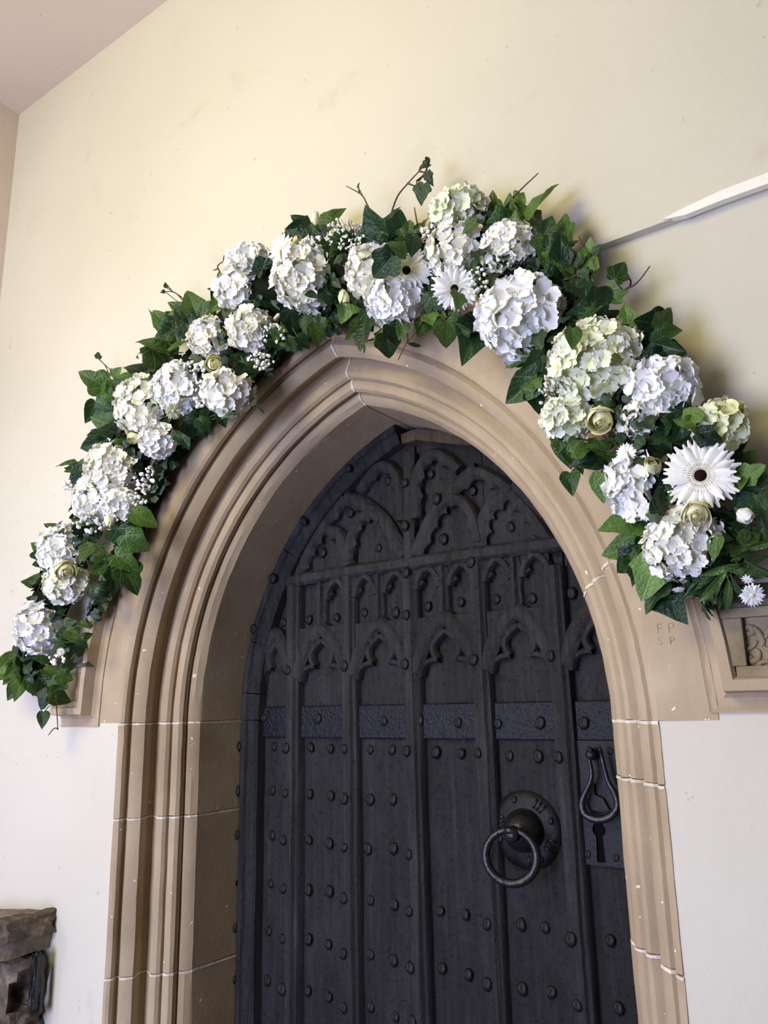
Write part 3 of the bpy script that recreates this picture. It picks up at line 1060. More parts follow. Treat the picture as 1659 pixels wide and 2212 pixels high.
def join(parts, name):
    V, F, A = [], [], []
    for (v, f, a), mt in parts:
        o = len(V)
        V += [mt @ Vector(p) for p in v]; F += [tuple(i + o for i in q) for q in f]; A += a
    return set_along(mesh(name, V, F, True), A)


def floret_mesh(seed, serr=0.0, npet=4):
    rn = random.Random(seed)
    parts = []
    for k in range(npet):
        g = petal_grid(1.0, 1.12 + rn.random() * .18, .16, .04 + rn.random() * .14, 4 if not serr else 8, 5, serr, seed * 7 + k, .22, .07)
        mt = Matrix.Rotation(2 * math.pi * k / npet + rn.random() * .2, 4, 'Z') @ Matrix.Rotation(.10 + rn.random() * .24, 4, 'X') @ Matrix.Translation((0, .03, (k % 2) * .03))
        parts.append((g, mt))
    return join(parts, 'floret')


FLORET = [floret_mesh(i) for i in range(7)]
FLORET_S = [floret_mesh(i + 20, .05) for i in range(5)]
MESHES = {}


def with_mat(me, key):
    """mesh copy carrying another material"""
    k = (me.name, key)
    if k not in MESHES:
        c = me.copy(); c.materials.clear(); c.materials.append(M[key]); MESHES[k] = c
    return MESHES[k]


def frame(normal, tip):
    """rotation whose +z is the normal and +y the tip direction"""
    z = normal.normalized(); y = (tip - z * tip.dot(z))
    if y.length < 1e-6: y = z.orthogonal()
    y.normalize(); x = y.cross(z)
    return Matrix(((x.x, y.x, z.x), (x.y, y.y, z.y), (x.z, y.z, z.z))).to_4x4()


def child(name, me, parent, mt):
    o = bpy.data.objects.new(name, me); COL.objects.link(o); o.parent = parent; o.matrix_basis = mt
    return o


TOCAM = lambda P: (CAM - P).normalized()
BALLS = []     # (centre, radius) of the big blooms, so smaller things can sit on them
YB = -.372


def front_y(px, py, default, gap=.006, k=1.0):
    """depth of the foremost bloom surface along this pixel's ray, else the default plane"""
    d = ray(px, py); d = d.normalized()
    best = None
    for c, r in BALLS:
        oc = CAM - c; b = oc.dot(d); q = b * b - (oc.length_squared - r * r * k * k)
        if q > 0:
            t = -b - math.sqrt(q)
            if best is None or t < best: best = t
    if best is None: return default
    return min(default, (CAM + d * (best - gap)).y)


def hydrangea(px, py, rpx, mkey, label, fl=.0175, ry=1.0, serr=False, seed=0, dy=0.0, core='p_lime'):
    rn = random.Random(seed * 13 + 5)
    P = at(px, py, YB + dy)
    R = rpx * scale_at(P) * .95
    root = empty('hydrangea', P)
    tag(root, label, 'flower', 'hydrangea heads in the garland')
    BALLS.append((P, R))
    cm = lump_mesh(R * .78, seed)
    co = link('flower_core', cm, M[core], root, False)
    pool = FLORET_S if serr else FLORET
    n = int(4.4 * (R / fl) ** 2 * ry) + 14
    toc = TOCAM(P)
    ga = math.pi * (3 - math.sqrt(5))
    axis = (Vector((0, -1, 0)) * .6 + toc * .6).normalized()
    e1 = axis.orthogonal().normalized(); e2 = axis.cross(e1)
    for i in range(n):
        zz = 1 - (i + .5) / n * 1.35            # front cap reaching past the equator
        rr = math.sqrt(max(0, 1 - zz * zz)); a = i * ga
        d = (axis * zz + e1 * rr * math.cos(a) + e2 * rr * math.sin(a))
        d = (d + Vector((rn.uniform(-.12, .12), rn.uniform(-.12, .12), rn.uniform(-.12, .12)))).normalized()
        q = Vector((d.x, d.y, d.z * ry)) * R * rn.uniform(.86, 1.0)
        nr = (d + Vector((rn.uniform(-.3, .3), rn.uniform(-.3, .3), rn.uniform(-.3, .3)))).normalized()
        s = fl * rn.uniform(.92, 1.28)
        mt = Matrix.Translation(q) @ frame(nr, Vector((rn.uniform(-1, 1), rn.uniform(-1, 1), rn.uniform(-1, 1)))) @ Matrix.Diagonal((s, s, s, 1))
        child('floret', with_mat(pool[rn.randrange(len(pool))], mkey), root, mt)
    return root


def lump_mesh(r, seed):
    from mathutils import noise as nz
    bm = bmesh.new(); bmesh.ops.create_icosphere(bm, subdivisions=2, radius=r)
    for v in bm.verts: v.co *= 1 + .15 * nz.noise(v.co / r * 2 + Vector((seed, 0, 0)))
    for f in bm.faces: f.smooth = True
    me = bpy.data.meshes.new('core'); bm.to_mesh(me); bm.free()
    return set_along(me, [.3] * len(me.vertices))


# rose: nested cupped petals round a tight bud
def cup_petal(r, h, wide, flare, close, seed):
    V, F, A = [], [], []
    nu, nv = 8, 7
    for j in range(nv + 1):
        v = j / nv
        for i in range(nu + 1):
            u = -1 + 2 * i / nu
            a = u * wide * (.75 + .25 * math.sin(math.pi * min(1, v * .8)))
            rad = r * (.45 + .55 * math.sin(min(1, v * 1.6) * math.pi / 2)) * (1 - close * max(0, v - .45) ** 1.3) + flare * r * max(0, v - .6) ** 1.5 * 2.6 + .05 * r * u
            z = h * (v - .30 * abs(u) ** 2.4 * v) - flare * h * .7 * max(0, v - .66)
            V.append((rad * math.sin(a), rad * math.cos(a), z)); A.append(.1 + v * .5 + .25 * r)
    for j in range(nv):
        for i in range(nu):
            a = j * (nu + 1) + i; F.append((a, a + 1, a + nu + 2, a + nu + 1))
    return set_along(mesh('petal', V, F, True), A)


ROSE = [(cup_petal(.15, 1.02, 1.7, .0, .9, 1), 3), (cup_petal(.30, 1.0, 1.45, .0, .8, 2), 4), (cup_petal(.46, .97, 1.25, .0, .6, 3), 4), (cup_petal(.62, .93, 1.0, .05, .45, 4), 5), (cup_petal(.76, .86, .92, .24, .28, 5), 5)]
SEPAL = petal_grid(1, .32, .1, -.2, 2, 5, 0, 3, .5, .02, .9)
SEPAL_ME = set_along(mesh('sepal', SEPAL[0], SEPAL[1], True), SEPAL[2])


def rose(px, py, rpx, label, toward=None, openness=5, mkey='p_rose', y=-.40, seed=0, group='cream roses in the garland'):
    rn = random.Random(seed)
    yy = front_y(px, py, y, .0)
    P = at(px, py, yy)
    s = rpx * scale_at(P)
    root = empty('rose', P)
    tag(root, label, 'flower', group)
    toc = TOCAM(P)
    ax = toc if toward is None else (toc * toward[2] + RIGHT * toward[0] + UP * toward[1]).normalized()
    fr = frame(ax, Vector((.2, .1, 1)))
    for li in range(openness):
        me, cnt = ROSE[li]
        for k in range(cnt):
            mt = Matrix.Translation(-ax * s * .55) @ fr @ Matrix.Rotation(2 * math.pi * k / cnt + li * .9 + rn.random() * .5, 4, 'Z') @ Matrix.Rotation(rn.uniform(-.05, .10) * (1 + .5 * li), 4, 'X') @ Matrix.Translation((0, 0, rn.uniform(-.08, .06) * s)) @ Matrix.Diagonal((s * 1.15, s * 1.15, s * (1.25 if openness > 3 else 1.6), 1))
            child('petal', with_mat(me, mkey), root, mt)
    bud = lump_mesh(1.0, seed)
    child('bud', with_mat(bud, mkey), root, Matrix.Translation(-ax * s * .12) @ fr @ Matrix.Diagonal((s * .46, s * .46, s * .62, 1)))
    for k in range(5):
        mt = Matrix.Translation(-ax * s * .62) @ fr @ Matrix.Rotation(2 * math.pi * k / 5, 4, 'Z') @ Matrix.Rotation(.75, 4, 'X') @ Matrix.Diagonal((s * .8, s * .8, s * .8, 1))
        child('sepal', with_mat(SEPAL_ME, 'stem'), root, mt)
    me = tube([-ax * s * .5, -ax * s * 1.0, -ax * s * 1.3 + Vector((0, .03, 0))], s * .12, 6)
    link('stem', me, M['stem'], root, False)
    return root


def daisy(name, px, py, rpx, label, toward=None, npet=26, y=-.40, eye=True, seed=0, wid=.24, mkey='p_gerbera', group='white gerberas in the garland', fixed=False, droop=-.10, layers=2, gap=.008):
    rn = random.Random(seed)
    yy = y if fixed else front_y(px, py, y, gap)
    P = at(px, py, yy)
    s = rpx * scale_at(P)
    root = empty(name, P); tag(root, label, 'flower', group)
    toc = TOCAM(P)
    ax = toc if toward is None else (toc * toward[2] + RIGHT * toward[0] + UP * toward[1]).normalized()
    fr = frame(ax, Vector((.1, 0, 1)))
    ms = []
    for q in range(3):
        g = petal_grid(1, wid, -.10, droop + q * .05, 4, 6, .02, seed + q, .5, .03, .8)
        ms.append(set_along(mesh('petal', g[0], g[1], True), g[2]))
    for L in range(layers):
        for k in range(npet):
            a = 2 * math.pi * (k + .5 * L) / npet + rn.uniform(-.06, .06)
            l = s * (1 - .06 * L) * rn.uniform(.93, 1.03)
            mt = Matrix.Translation(ax * s * .01 * L) @ fr @ Matrix.Rotation(a, 4, 'Z') @ Matrix.Rotation(.04 + .07 * L + rn.uniform(-.05, .08), 4, 'X') @ Matrix.Diagonal((l, l, l, 1))
            child('petal', with_mat(ms[k % 3], mkey), root, mt)
    if eye:
        # ring of short inner florets and a dark eye
        parts = []
        for ring, (r0, ln, cnt, tilt) in enumerate(((.36, .20, 36, .35), (.29, .16, 30, .6), (.22, .12, 24, .9))):
            for k in range(cnt):
                a = 2 * math.pi * (k + ring * .4) / cnt
                parts.append((petal_grid(ln, .035, 0, .1, 1, 2, 0, k, .6, 0, .5), Matrix.Rotation(a, 4, 'Z') @ Matrix.Translation((0, r0 - .06, .02 + .02 * ring)) @ Matrix.Rotation(tilt, 4, 'X')))
        me = join(parts, 'inner'); me.materials.append(M['gerbera_ring'])
        o = child('inner_florets', me, root, fr @ Matrix.Diagonal((s, s, s, 1))); o['kind'] = 'stuff'
        bm = bmesh.new()
        bmesh.ops.create_uvsphere(bm, u_segments=18, v_segments=8, radius=1)
        for v in bm.verts: v.co = Vector((v.co.x * .155, v.co.y * .155, v.co.z * .07 + .05))
        for f in bm.faces: f.smooth = True
        me = bpy.data.meshes.new('eye'); bm.to_mesh(me); bm.free(); me.materials.append(M['gerbera_eye'])
        child('flower_eye', me, root, fr @ Matrix.Diagonal((s, s, s, 1)))['label'] = 'dark brown flower centre'
    else:
        bm = bmesh.new()
        bmesh.ops.create_icosphere(bm, subdivisions=2, radius=1)
        for v in bm.verts: v.co = Vector((v.co.x * .2, v.co.y * .2, v.co.z * .1 + .05))
        me = bpy.data.meshes.new('eye'); bm.to_mesh(me); bm.free(); me.materials.append(M['gerbera_ring'])
        child('flower_eye', me, root, fr @ Matrix.Diagonal((s, s, s, 1)))
    link('stem', tube([Vector((0, 0, 0)) - ax * s * .02, -ax * s * .5, -ax * s * .7 + Vector((0, .03, 0))], s * .05, 6), M['stem'], root, False)
    return root


# ivy leaf: five lobes from the base at the origin, tip along +y
IVY = [(0, 0), (.12, -.10), (.27, -.13), (.39, -.04), (.45, .10), (.52, .22), (.56, .36), (.46, .45), (.36, .52), (.29, .66), (.17, .85), (0, 1.0)]


def ivy_mesh(seed, kind='ivy'):
    rn = random.Random(seed)
    if kind == 'ivy':
        half = [(x * rn.uniform(.92, 1.08), y * rn.uniform(.96, 1.04)) for x, y in IVY]
    elif kind == 'heart':
        half = [(0, 0), (.12, -.10), (.30, -.08), (.42, .10), (.44, .30), (.36, .52), (.22, .74), (.10, .90), (0, 1.02)]
    else:
        half = [(0, 0), (.05, .1), (.10, .28), (.125, .48), (.11, .66), (.07, .84), (0, 1.0)]
    half[0] = (0, 0)
    out = half + [(-x, y) for x, y in reversed(half[1:-1])]
    n = len(out)
    cx, cy = 0, .38
    V, F = [], []
    fold = rn.uniform(.10, .5); droop = rn.uniform(-.42, -.02); tw = rn.uniform(-.15, .15)
    for t in (.45, .75, 1.0):
        for x, y in out:
            px_, py_ = cx + (x - cx) * t, cy + (y - cy) * t
            z = abs(px_) * fold + droop * (py_ * py_ + px_ * px_ * .6) + tw * px_ * py_ + .03 * math.sin(px_ * 9 + py_ * 7 + seed)
            V.append((px_, py_, z))
    V.append((cx, cy, droop * cy * cy))
    for r in range(2):
        for i in range(n):
            j = (i + 1) % n
            F.append((r * n + i, r * n + j, (r + 1) * n + j, (r + 1) * n + i))
    for i in range(n): F.append((3 * n, (i + 1) % n, i))
    # keep the notch at the base sharp: the base vertex sits at the petiole
    return fix_normals(mesh('leaf', V, F, True))


LEAVES = [ivy_mesh(i) for i in range(8)] + [ivy_mesh(i + 70, 'heart') for i in range(2)]
HEARTS = [ivy_mesh(i + 30, 'heart') for i in range(4)]
BLADES = [ivy_mesh(i + 50, 'blade') for i in range(4)]

PATH_PX = [(85, 1470), (70, 1385), (135, 1250), (160, 1180), (240, 1060), (300, 960), (345, 880), (420, 800), (500, 720), (570, 640), (680, 595), (800, 590), (900, 580), (1000, 545), (1090, 580), (1140, 660), (1230, 760),
           (1320, 820), (1400, 900), (1440, 990), (1470, 1100), (1510, 1190), (1580, 1230)]


def away(px, py):
    j = min(range(len(PATH_PX)), key=lambda k: (PATH_PX[k][0] - px) ** 2 + (PATH_PX[k][1] - py) ** 2)
    dx, dy = px - PATH_PX[j][0], -(py - PATH_PX[j][1])
    return math.atan2(dy, dx) if dx * dx + dy * dy > 100 else None


LEAF_SCALE = 1.0


def sprig(label, leaves, seed, name='ivy_sprig', cat='ivy', pool=LEAVES, keys=('leaf', 'leaf', 'leaf_dark'), y=-.365, group='ivy sprigs in the garland', stem_from=None, twig=None, front=True):
    """leaves: (px, py, length in px[, tip direction in degrees, 0 right 90 up[, material]]) of leaf centres"""
    rn = random.Random(seed)
    c = (sum(l[0] for l in leaves) / len(leaves), sum(l[1] for l in leaves) / len(leaves))
    P0 = at(c[0], c[1], y)
    root = empty(name, P0); tag(root, label, cat, group)
    hub = None
    if stem_from: hub = at(stem_from[0], stem_from[1], y + .02)
    else:
        j = min(PATH_PX, key=lambda k: (k[0] - c[0]) ** 2 + (k[1] - c[1]) ** 2)
        hub = at(c[0] * .55 + j[0] * .45, c[1] * .55 + j[1] * .45, -.355)
    SV, SF = [], []
    for l in leaves:
        px, py, L = l[:3]
        yy = y + rn.uniform(-.022, .02)
        if front and front_y(px, py, yy, .02, .8) != yy: yy = front_y(px, py, yy, .012, 1.08)
        C = at(px, py, yy)
        s = L * scale_at(C) * LEAF_SCALE
        if len(l) > 3 and l[3] is not None: a = math.radians(l[3])
        else:
            a = away(px, py)
            a = rn.uniform(0, 6.28) if a is None else a + rn.uniform(-.75, .75)
        tip = RIGHT * math.cos(a) + UP * math.sin(a)
        nr = (TOCAM(C) * 1.0 + Vector((0, 0, .35)) + Vector((rn.uniform(-.85, .85), rn.uniform(-.3, .3), rn.uniform(-.7, .7)))).normalized()
        fr = frame(nr, tip)
        yv = fr.col[1].to_3d()
        base = C - yv * s * .42
        key = l[4] if len(l) > 4 else rn.choice(keys)
        child('leaf', with_mat(pool[rn.randrange(len(pool))], key), root, Matrix.Translation(base - P0) @ fr @ Matrix.Diagonal((s * rn.uniform(.85, 1.05), s, s, 1)))
        mid = (base + hub) / 2 + Vector((rn.uniform(-.01, .01), .004, rn.uniform(-.01, .01)))
        v, f = tube_data(smooth_path([hub - P0, mid - P0, base - P0], 3), .0011, 4)
        o = len(SV); SV += v; SF += [tuple(i + o for i in q) for q in f]
    if twig:
        for tw in twig:
            tp = [at(q[0], q[1], y if len(q) < 3 else q[2]) - P0 for q in tw]
            pp = smooth_path(tp, 4); nn = len(pp)
            v, f = tube_data(pp, [.0019 - .0011 * i / nn for i in range(nn)], 5)
            o = len(SV); SV += v; SF += [tuple(i + o for i in q) for q in f]
    link('stem', mesh('stem', SV, SF, True), M['twig'] if twig else M['stem'], root, False)
    return root


def gypsophila(px, py, rx, ry, n, label, seed, y=-.40, size=5.5):
    rn = random.Random(seed)
    yy = front_y(px, py, y, .004)
    P0 = at(px, py, yy)
    sc0 = scale_at(P0)
    root = empty('gypsophila_sprig', P0); tag(root, label, 'flower', "baby's breath sprigs in the garland")
    SV, SF, BV, BF = [], [], [], []
    toc = TOCAM(P0)
    hub = Vector((0, .035, 0)) - UP * ry * sc0 * .2
    for i in range(n):
        a = rn.uniform(0, 6.28); d = math.sqrt(rn.random())
        q = RIGHT * (math.cos(a) * d * rx * sc0) + UP * (math.sin(a) * d * ry * sc0) + toc * rn.uniform(-.012, .016)
        mid = hub.lerp(q, .55) + Vector((rn.uniform(-.006, .006), 0, rn.uniform(-.006, .006)))
        v, f = tube_data([hub, mid, q], .0006, 3)
        o = len(SV); SV += v; SF += [tuple(k + o for k in z) for z in f]
        r = size * sc0 * rn.uniform(.6, 1.1)
        bm = bmesh.new(); bmesh.ops.create_icosphere(bm, subdivisions=1, radius=r)
        o = len(BV)
        bm.verts.ensure_lookup_table()
        for vv in bm.verts: BV.append(q + vv.co * rn.uniform(.6, 1.3))
        for ff in bm.faces: BF.append(tuple(vv.index + o for vv in ff.verts))
        bm.free()
    link('stem', mesh('stem', SV, SF, True), M['stem'], root, False)
    b = link('blossom', mesh('blossom', BV, BF), M['gyp'], root, False); b['kind'] = 'stuff'
    return root


# the base: dark moss bound into a rope along the hood, with a dense fill of small leaves
gp = [at(px, py, -.345) for px, py in PATH_PX]
gp = smooth_path(gp, 4)
P0 = gp[len(gp) // 2].copy()
base = empty('garland_base', P0); tag(base, 'dark mossy rope under the flowers along the arch', 'garland')
rn = random.Random(4)
nn = len(gp)
V, F = tube_data([p - P0 for p in gp], [(.030 + .018 * rn.random()) * (min(1, .35 + i / 8) if i < 8 else 1) for i in range(nn)], 12)
V = [v + Vector((rn.uniform(-.006, .006), rn.uniform(-.004, .004), rn.uniform(-.006, .006))) for v in V]
link('moss', mesh('moss', V, F, True), M['moss'], base, False)
# thinner second strand of moss hanging over the stone along the inner edge of the left half
ip = smooth_path([at(px, py, -.318) for px, py in ((205, 1330), (252, 1225), (300, 1130), (350, 1020), (415, 925), (500, 850), (570, 785), (640, 722), (700, 692), (740, 680))], 4)
n2 = len(ip)
V, F = tube_data([p - P0 for p in ip], [(.015 + .012 * rn.random()) * min(1, .4 + i / 6) for i in range(n2)], 10)
V = [v + Vector((rn.uniform(-.006, .006), rn.uniform(-.004, .004), rn.uniform(-.006, .006))) for v in V]
link('moss', mesh('moss', V, F, True), M['moss'], base, False)
V, F = [], []
for i in range(420):
    p = ip[rn.randrange(n2)]
    d = Vector((rn.uniform(-1, 1), rn.uniform(-1, 0), rn.uniform(-1, 1))).normalized()
    fr = Matrix.Translation(p + d * rn.uniform(.012, .028) - P0) @ frame((d + Vector((0, -.8, .4))).normalized(), Vector((rn.uniform(-1, 1), 0, rn.uniform(-1, .6)))) @ Matrix.Scale(rn.uniform(.012, .026), 4)
    me = LEAVES[rn.randrange(8)]
    o = len(V)
    V += [fr @ v.co for v in me.vertices]; F += [tuple(j + o for j in f.vertices) for f in me.polygons]
fo2 = link('foliage', mesh('foliage', V, F, True), M['leaf_fill'], base, False); fo2['kind'] = 'stuff'
V, F = [], []
for i in range(1500):
    t = rn.random() * (nn - 1); k = int(t); p = gp[k].lerp(gp[min(k + 1, nn - 1)], t - k)
    tg_ = (gp[min(k + 1, nn - 1)] - gp[max(k - 1, 0)]).normalized()
    n1 = tg_.cross(Vector((0, -1, 0))).normalized()
    a = rn.uniform(-1.75, 1.75); rad = .030 + .03 * rn.random()
    if t < 8: rad *= .55 + t / 18
    d = Vector((0, -1, 0)) * math.cos(a) + n1 * math.sin(a)
    q = p + d * rad - P0
    tip = (n1 * math.sin(a) + tg_ * rn.uniform(-.8, .8) + Vector((0, 0, rn.uniform(-.6, .3))))
    fr = Matrix.Translation(q) @ frame((d + Vector((rn.uniform(-.5, .5), rn.uniform(-.5, .2), rn.uniform(-.2, .7)))).normalized(), tip) @ Matrix.Scale(rn.uniform(.014, .030), 4)
    me = LEAVES[rn.randrange(8)] if rn.random() < .6 else HEARTS[rn.randrange(4)]
    o = len(V)
    V += [fr @ v.co for v in me.vertices]; F += [tuple(j + o for j in f.vertices) for f in me.polygons]
fo = link('foliage', mesh('foliage', V, F, True), M['leaf_fill'], base, False); fo['kind'] = 'stuff'

# ------------------------------------------------------------------ blooms, lower left tail first
HYD = [
    (85, 1356, 48, 'p_white', 'pure white hydrangea head lowest in the left tail of the garland', .021, 1.12, True),
    (136, 1188, 50, 'p_white', 'white hydrangea head above a cream rose, second lowest on the left', .0185, 1.0, False),
    (142, 1262, 44, 'p_cream', 'creamy hydrangea head under a rose, just above the lowest white one', .0165, .9, False),
    (208, 1082, 46, 'p_white', 'white hydrangea head tucked left below a creamy one on the left side', .0185, 1.0, False),
    (245, 1018, 60, 'p_cream', 'creamy hydrangea head with tight beige florets beside gypsophila', .0165, 1.05, False),
    (262, 1092, 38, 'p_white', 'small white hydrangea head over a cream rosebud on the left side', .017, .9, False),
    (312, 880, 62, 'p_cream', 'large cream hydrangea head beside a yellow-green flower cluster', .0165, 1.12, False),
    (342, 952, 40, 'p_white', 'small white hydrangea head hanging below the large cream one', .015, .85, False),
    (390, 838, 54, 'p_white', 'bright white hydrangea head left of the open yellow rose', .019, 1.0, False),
    (494, 848, 56, 'p_cream', 'white hydrangea head under the open yellow-centred rose', .0175, .8, False),
    (458, 732, 48, 'p_cream', 'loose cream hydrangea head directly above the yellow-centred rose', .0185, .9, False),
    (540, 712, 44, 'p_cream', 'loose cream hydrangea head left of the hanging rosebud', .0185, .95, False),
    (540, 572, 44, 'p_white', 'white hydrangea head at the upper end of a tall white pair', .020, .8, False),
    (522, 625, 52, 'p_white', 'white hydrangea head at the lower end of a tall white pair', .020, 1.1, False),
    (662, 605, 70, 'p_cream', 'big round cream hydrangea head with toothed petals left of the apex', .0205, 1.0, True),
    (805, 588, 56, 'p_cream', 'creamy hydrangea head left of the upper gerbera at the apex', .0175, 1.0, False),
    (856, 652, 62, 'p_white', 'white hydrangea head below the upper gerbera, above the arch point', .0165, .9, False),
    (992, 462, 62, 'p_green', 'pale green hydrangea head topmost of the garland', .0165, .78, False),
    (992, 545, 66, 'p_cream', 'cream hydrangea head just under the topmost pale green one', .0165, .9, False),
    (1100, 542, 60, 'p_cream', 'white hydrangea head with a pointed petal beside the tall ivy', .0160, .92, False),
    (1128, 686, 88, 'p_white', 'large showy white hydrangea head with broad toothed petals', .0245, .92, True),
    (1288, 785, 106, 'p_green', 'largest hydrangea head, greenish white, on the right shoulder', .0150, .86, False),
    (1228, 905, 56, 'p_green', 'greenish white hydrangea head left of the big yellow rose', .0140, .8, False),
    (1434, 838, 66, 'p_white', 'white hydrangea head with layered broad petals right of the largest one', .0180, .95, True),
    (1388, 908, 46, 'p_cream', 'small cream hydrangea head below the layered white one', .0150, .8, False),
    (1556, 918, 54, 'p_lime', 'lime-tinted hydrangea head behind the big gerbera at far right', .0170, .85, False),
    (1372, 1048, 52, 'p_white', 'bluish white hydrangea head left of the big gerbera', .0200, 1.35, True),
    (1478, 1172, 84, 'p_cream', 'large cream hydrangea head below the big gerbera', .0140, .92, True),
]
for i, h in enumerate(HYD):
    hydrangea(*h[:5], fl=h[5], ry=h[6], serr=h[7], seed=i, core='p_lime' if h[3] in ('p_green', 'p_lime') else 'p_cream')

rose(462, 786, 26, 'open cream rose with a yellow heart between two hydrangea heads', None, 5, seed=1)
rose(288, 946, 21, 'cream rosebud at the lower left edge of the large cream hydrangea', (-.3, -.25, .8), 4, seed=2)
rose(235, 1122, 22, 'cream rosebud facing down under a white hydrangea on the left', (.05, -.6, .7), 3, seed=3)
rose(140, 1234, 27, 'cream rose sunk between the two hydrangeas of the lower left', (.1, -.3, .9), 5, seed=4)
rose(1296, 906, 38, 'big pale yellow rose right of the greenish white hydrangea', (-.1, -.35, .9), 5, seed=5)
rose(1410, 1010, 35, 'tall closed cream rosebud touching the left of the big gerbera', (-.1, .25, .75), 3, seed=6)
rose(1500, 1112, 40, 'pale yellow rose under the big gerbera', (0, -.35, .9), 5, seed=7)
rose(742, 640, 24, 'greenish cream rosebud hanging left of the apex hydrangeas', (.1, -.6, .6), 3, 'p_lime', seed=8)
rose(682, 474, 17, 'cream rosebud standing up on the top edge left of the apex', (0, .8, .5), 3, seed=9)
rose(600, 683, 12, 'small greenish rosebud hanging under the big round hydrangea', (-.6, -.5, .5), 2, 'p_lime', seed=10)
rose(305, 771, 14, 'small closed rosebud against the wall on the upper left edge', (.2, -.7, .5), 2, 'p_cream', seed=11)
rose(1608, 1113, 26, 'small white lisianthus bloom at the right end of the garland', (.6, -.45, .6), 4, 'p_cream', seed=12)
rose(640, 520, 18, 'half-open pale yellow bloom beside the cream side-on gerbera', (.2, .3, .8), 3, seed=13)

daisy('gerbera', 1513, 1027, 84, 'big white gerbera with a dark eye, largest of the daisies', (-.05, .05, 1), 19, seed=1, wid=.40, gap=.03)
daisy('gerbera', 878, 584, 58, 'white gerbera with a dark eye half under ivy at the apex', (-.02, .02, 1), 18, seed=2, wid=.40, gap=.04)
daisy('gerbera', 982, 622, 54, 'white gerbera with a dark eye tilted down, right of the apex', (-.1, -.35, .95), 16, seed=3, wid=.38, gap=.02)
daisy('gerbera', 606, 538, 38, 'cream gerbera seen from the side on the upper left edge', (-.6, .25, .6), 18, eye=False, seed=4, wid=.34, y=-.435)
SW = 'small white daisy-like flowers'
daisy('white_chrysanthemum', 1625, 1286, 28, 'small white chrysanthemum lowest at the right edge', (.2, -.2, .8), 11, eye=False, seed=5, wid=.44, mkey='p_white', group=SW, layers=2)
daisy('white_chrysanthemum', 1614, 1252, 14, 'tiny white chrysanthemum just above the lowest one at right', (-.2, -.5, .6), 10, eye=False, seed=6, wid=.44, mkey='p_white', group=SW, layers=1)
daisy('white_chrysanthemum', 1466, 1274, 15, 'tiny white chrysanthemum hanging under the large cream hydrangea', (.1, -.8, .5), 12, eye=False, seed=7, wid=.44, mkey='p_white', group=SW, layers=1)
daisy('white_chrysanthemum', 1353, 978, 24, 'small white chrysanthemum above the bluish white hydrangea', (-.2, .2, .9), 10, eye=False, seed=8, wid=.46, mkey='p_white', group=SW)
daisy('white_chrysanthemum', 1397, 1105, 24, 'small white chrysanthemum over the top left of the large cream hydrangea', (-.1, .1, .9), 10, eye=False, seed=9, wid=.46, mkey='p_white', group=SW)
daisy('white_chrysanthemum', 766, 545, 15, 'tiny white chrysanthemum left of the dark ivy at the apex', (0, 0, 1), 12, eye=False, seed=10, wid=.3, mkey='p_white', group=SW)
daisy('white_chrysanthemum', 131, 1408, 10, 'tiny white chrysanthemum in the leaves of the left tail', (0, 0, 1), 10, eye=False, seed=11, wid=.3, mkey='p_white', group=SW)
daisy('yellow_green_flower', 374, 888, 20, 'small yellow-green flower cluster on the large cream hydrangea', (.4, 0, .8), 18, eye=False, seed=12, wid=.3, mkey='p_lime', group='small yellow-green flowers')

for i, g in enumerate([
    (312, 1030, 22, 30, 26, "baby's breath sprig right of the tight creamy hydrangea on the left"),
    (298, 1072, 20, 22, 22, "baby's breath sprig in a ball above ivy on the left"),
    (192, 1128, 36, 24, 34, "baby's breath sprig left of the down-facing rosebud"),
    (150, 1048, 16, 12, 14, "baby's breath sprig sticking out at the left edge"),
    (562, 778, 30, 20, 30, "baby's breath sprig hanging over the stone right of the yellow-centred rose"),
    (590, 722, 26, 22, 16, "baby's breath sprig right of the loose cream hydrangea"),
    (412, 792, 34, 18, 34, "baby's breath sprig along the top of the bright white hydrangea"),
    (436, 848, 18, 40, 22, "baby's breath sprig between two white hydrangeas on the left"),
    (745, 505, 44, 34, 90, "broad pinkish baby's breath spray standing up left of the apex"),
    (930, 500, 18, 40, 26, "baby's breath sprig left of the topmost pale green hydrangea"),
    (1032, 618, 24, 44, 44, "baby's breath sprig right of the tilted gerbera"),
    (1072, 570, 26, 14, 14, "baby's breath sprig over the small pointed white hydrangea"),
    (1190, 848, 30, 40, 36, "baby's breath sprig left of the largest hydrangea over the stone"),
    (675, 523, 26, 14, 16, "baby's breath sprig above the big round hydrangea"),
    (123, 1425, 18, 10, 12, "baby's breath sprig low in the left tail"),
]):
    gypsophila(*g, seed=i, size=4.9 if i != 8 else 3.6)

# ------------------------------------------------------------------ greenery
S = sprig
S('ivy sprig of long leaves pointing left at the lowest tip of the tail', [(10, 1437, 62, 200), (28, 1455, 50, 230), (2, 1450, 60, 190), (53, 1445, 56, 260), (73, 1437, 48, 285), (43, 1480, 54, 250), (78, 1480, 58, 290), (30, 1490, 40, 240), (20, 1425, 44, 175)], 1, pool=HEARTS, keys=('leaf', 'leaf_light', 'leaf'))
S('dark ivy sprig at the foot of the left tail over the stone stop', [(101, 1485, 50, 300), (127, 1506, 54, 10), (111, 1455, 46, 320), (95, 1510, 42, 250), (89, 1422, 34, 200), (125, 1475, 40, 330), (140, 1462, 36, 340)], 2, keys=('leaf_dark', 'leaf'))
S('bare dark stem with one ivy leaf dangling below the left tail', [(93, 1553, 36, 265, 'leaf_dark')], 3, keys=('leaf_dark',), stem_from=(122, 1525), twig=[[(121, 1500), (123, 1540), (125, 1577)], [(125, 1574), (116, 1574), (105, 1588)]])
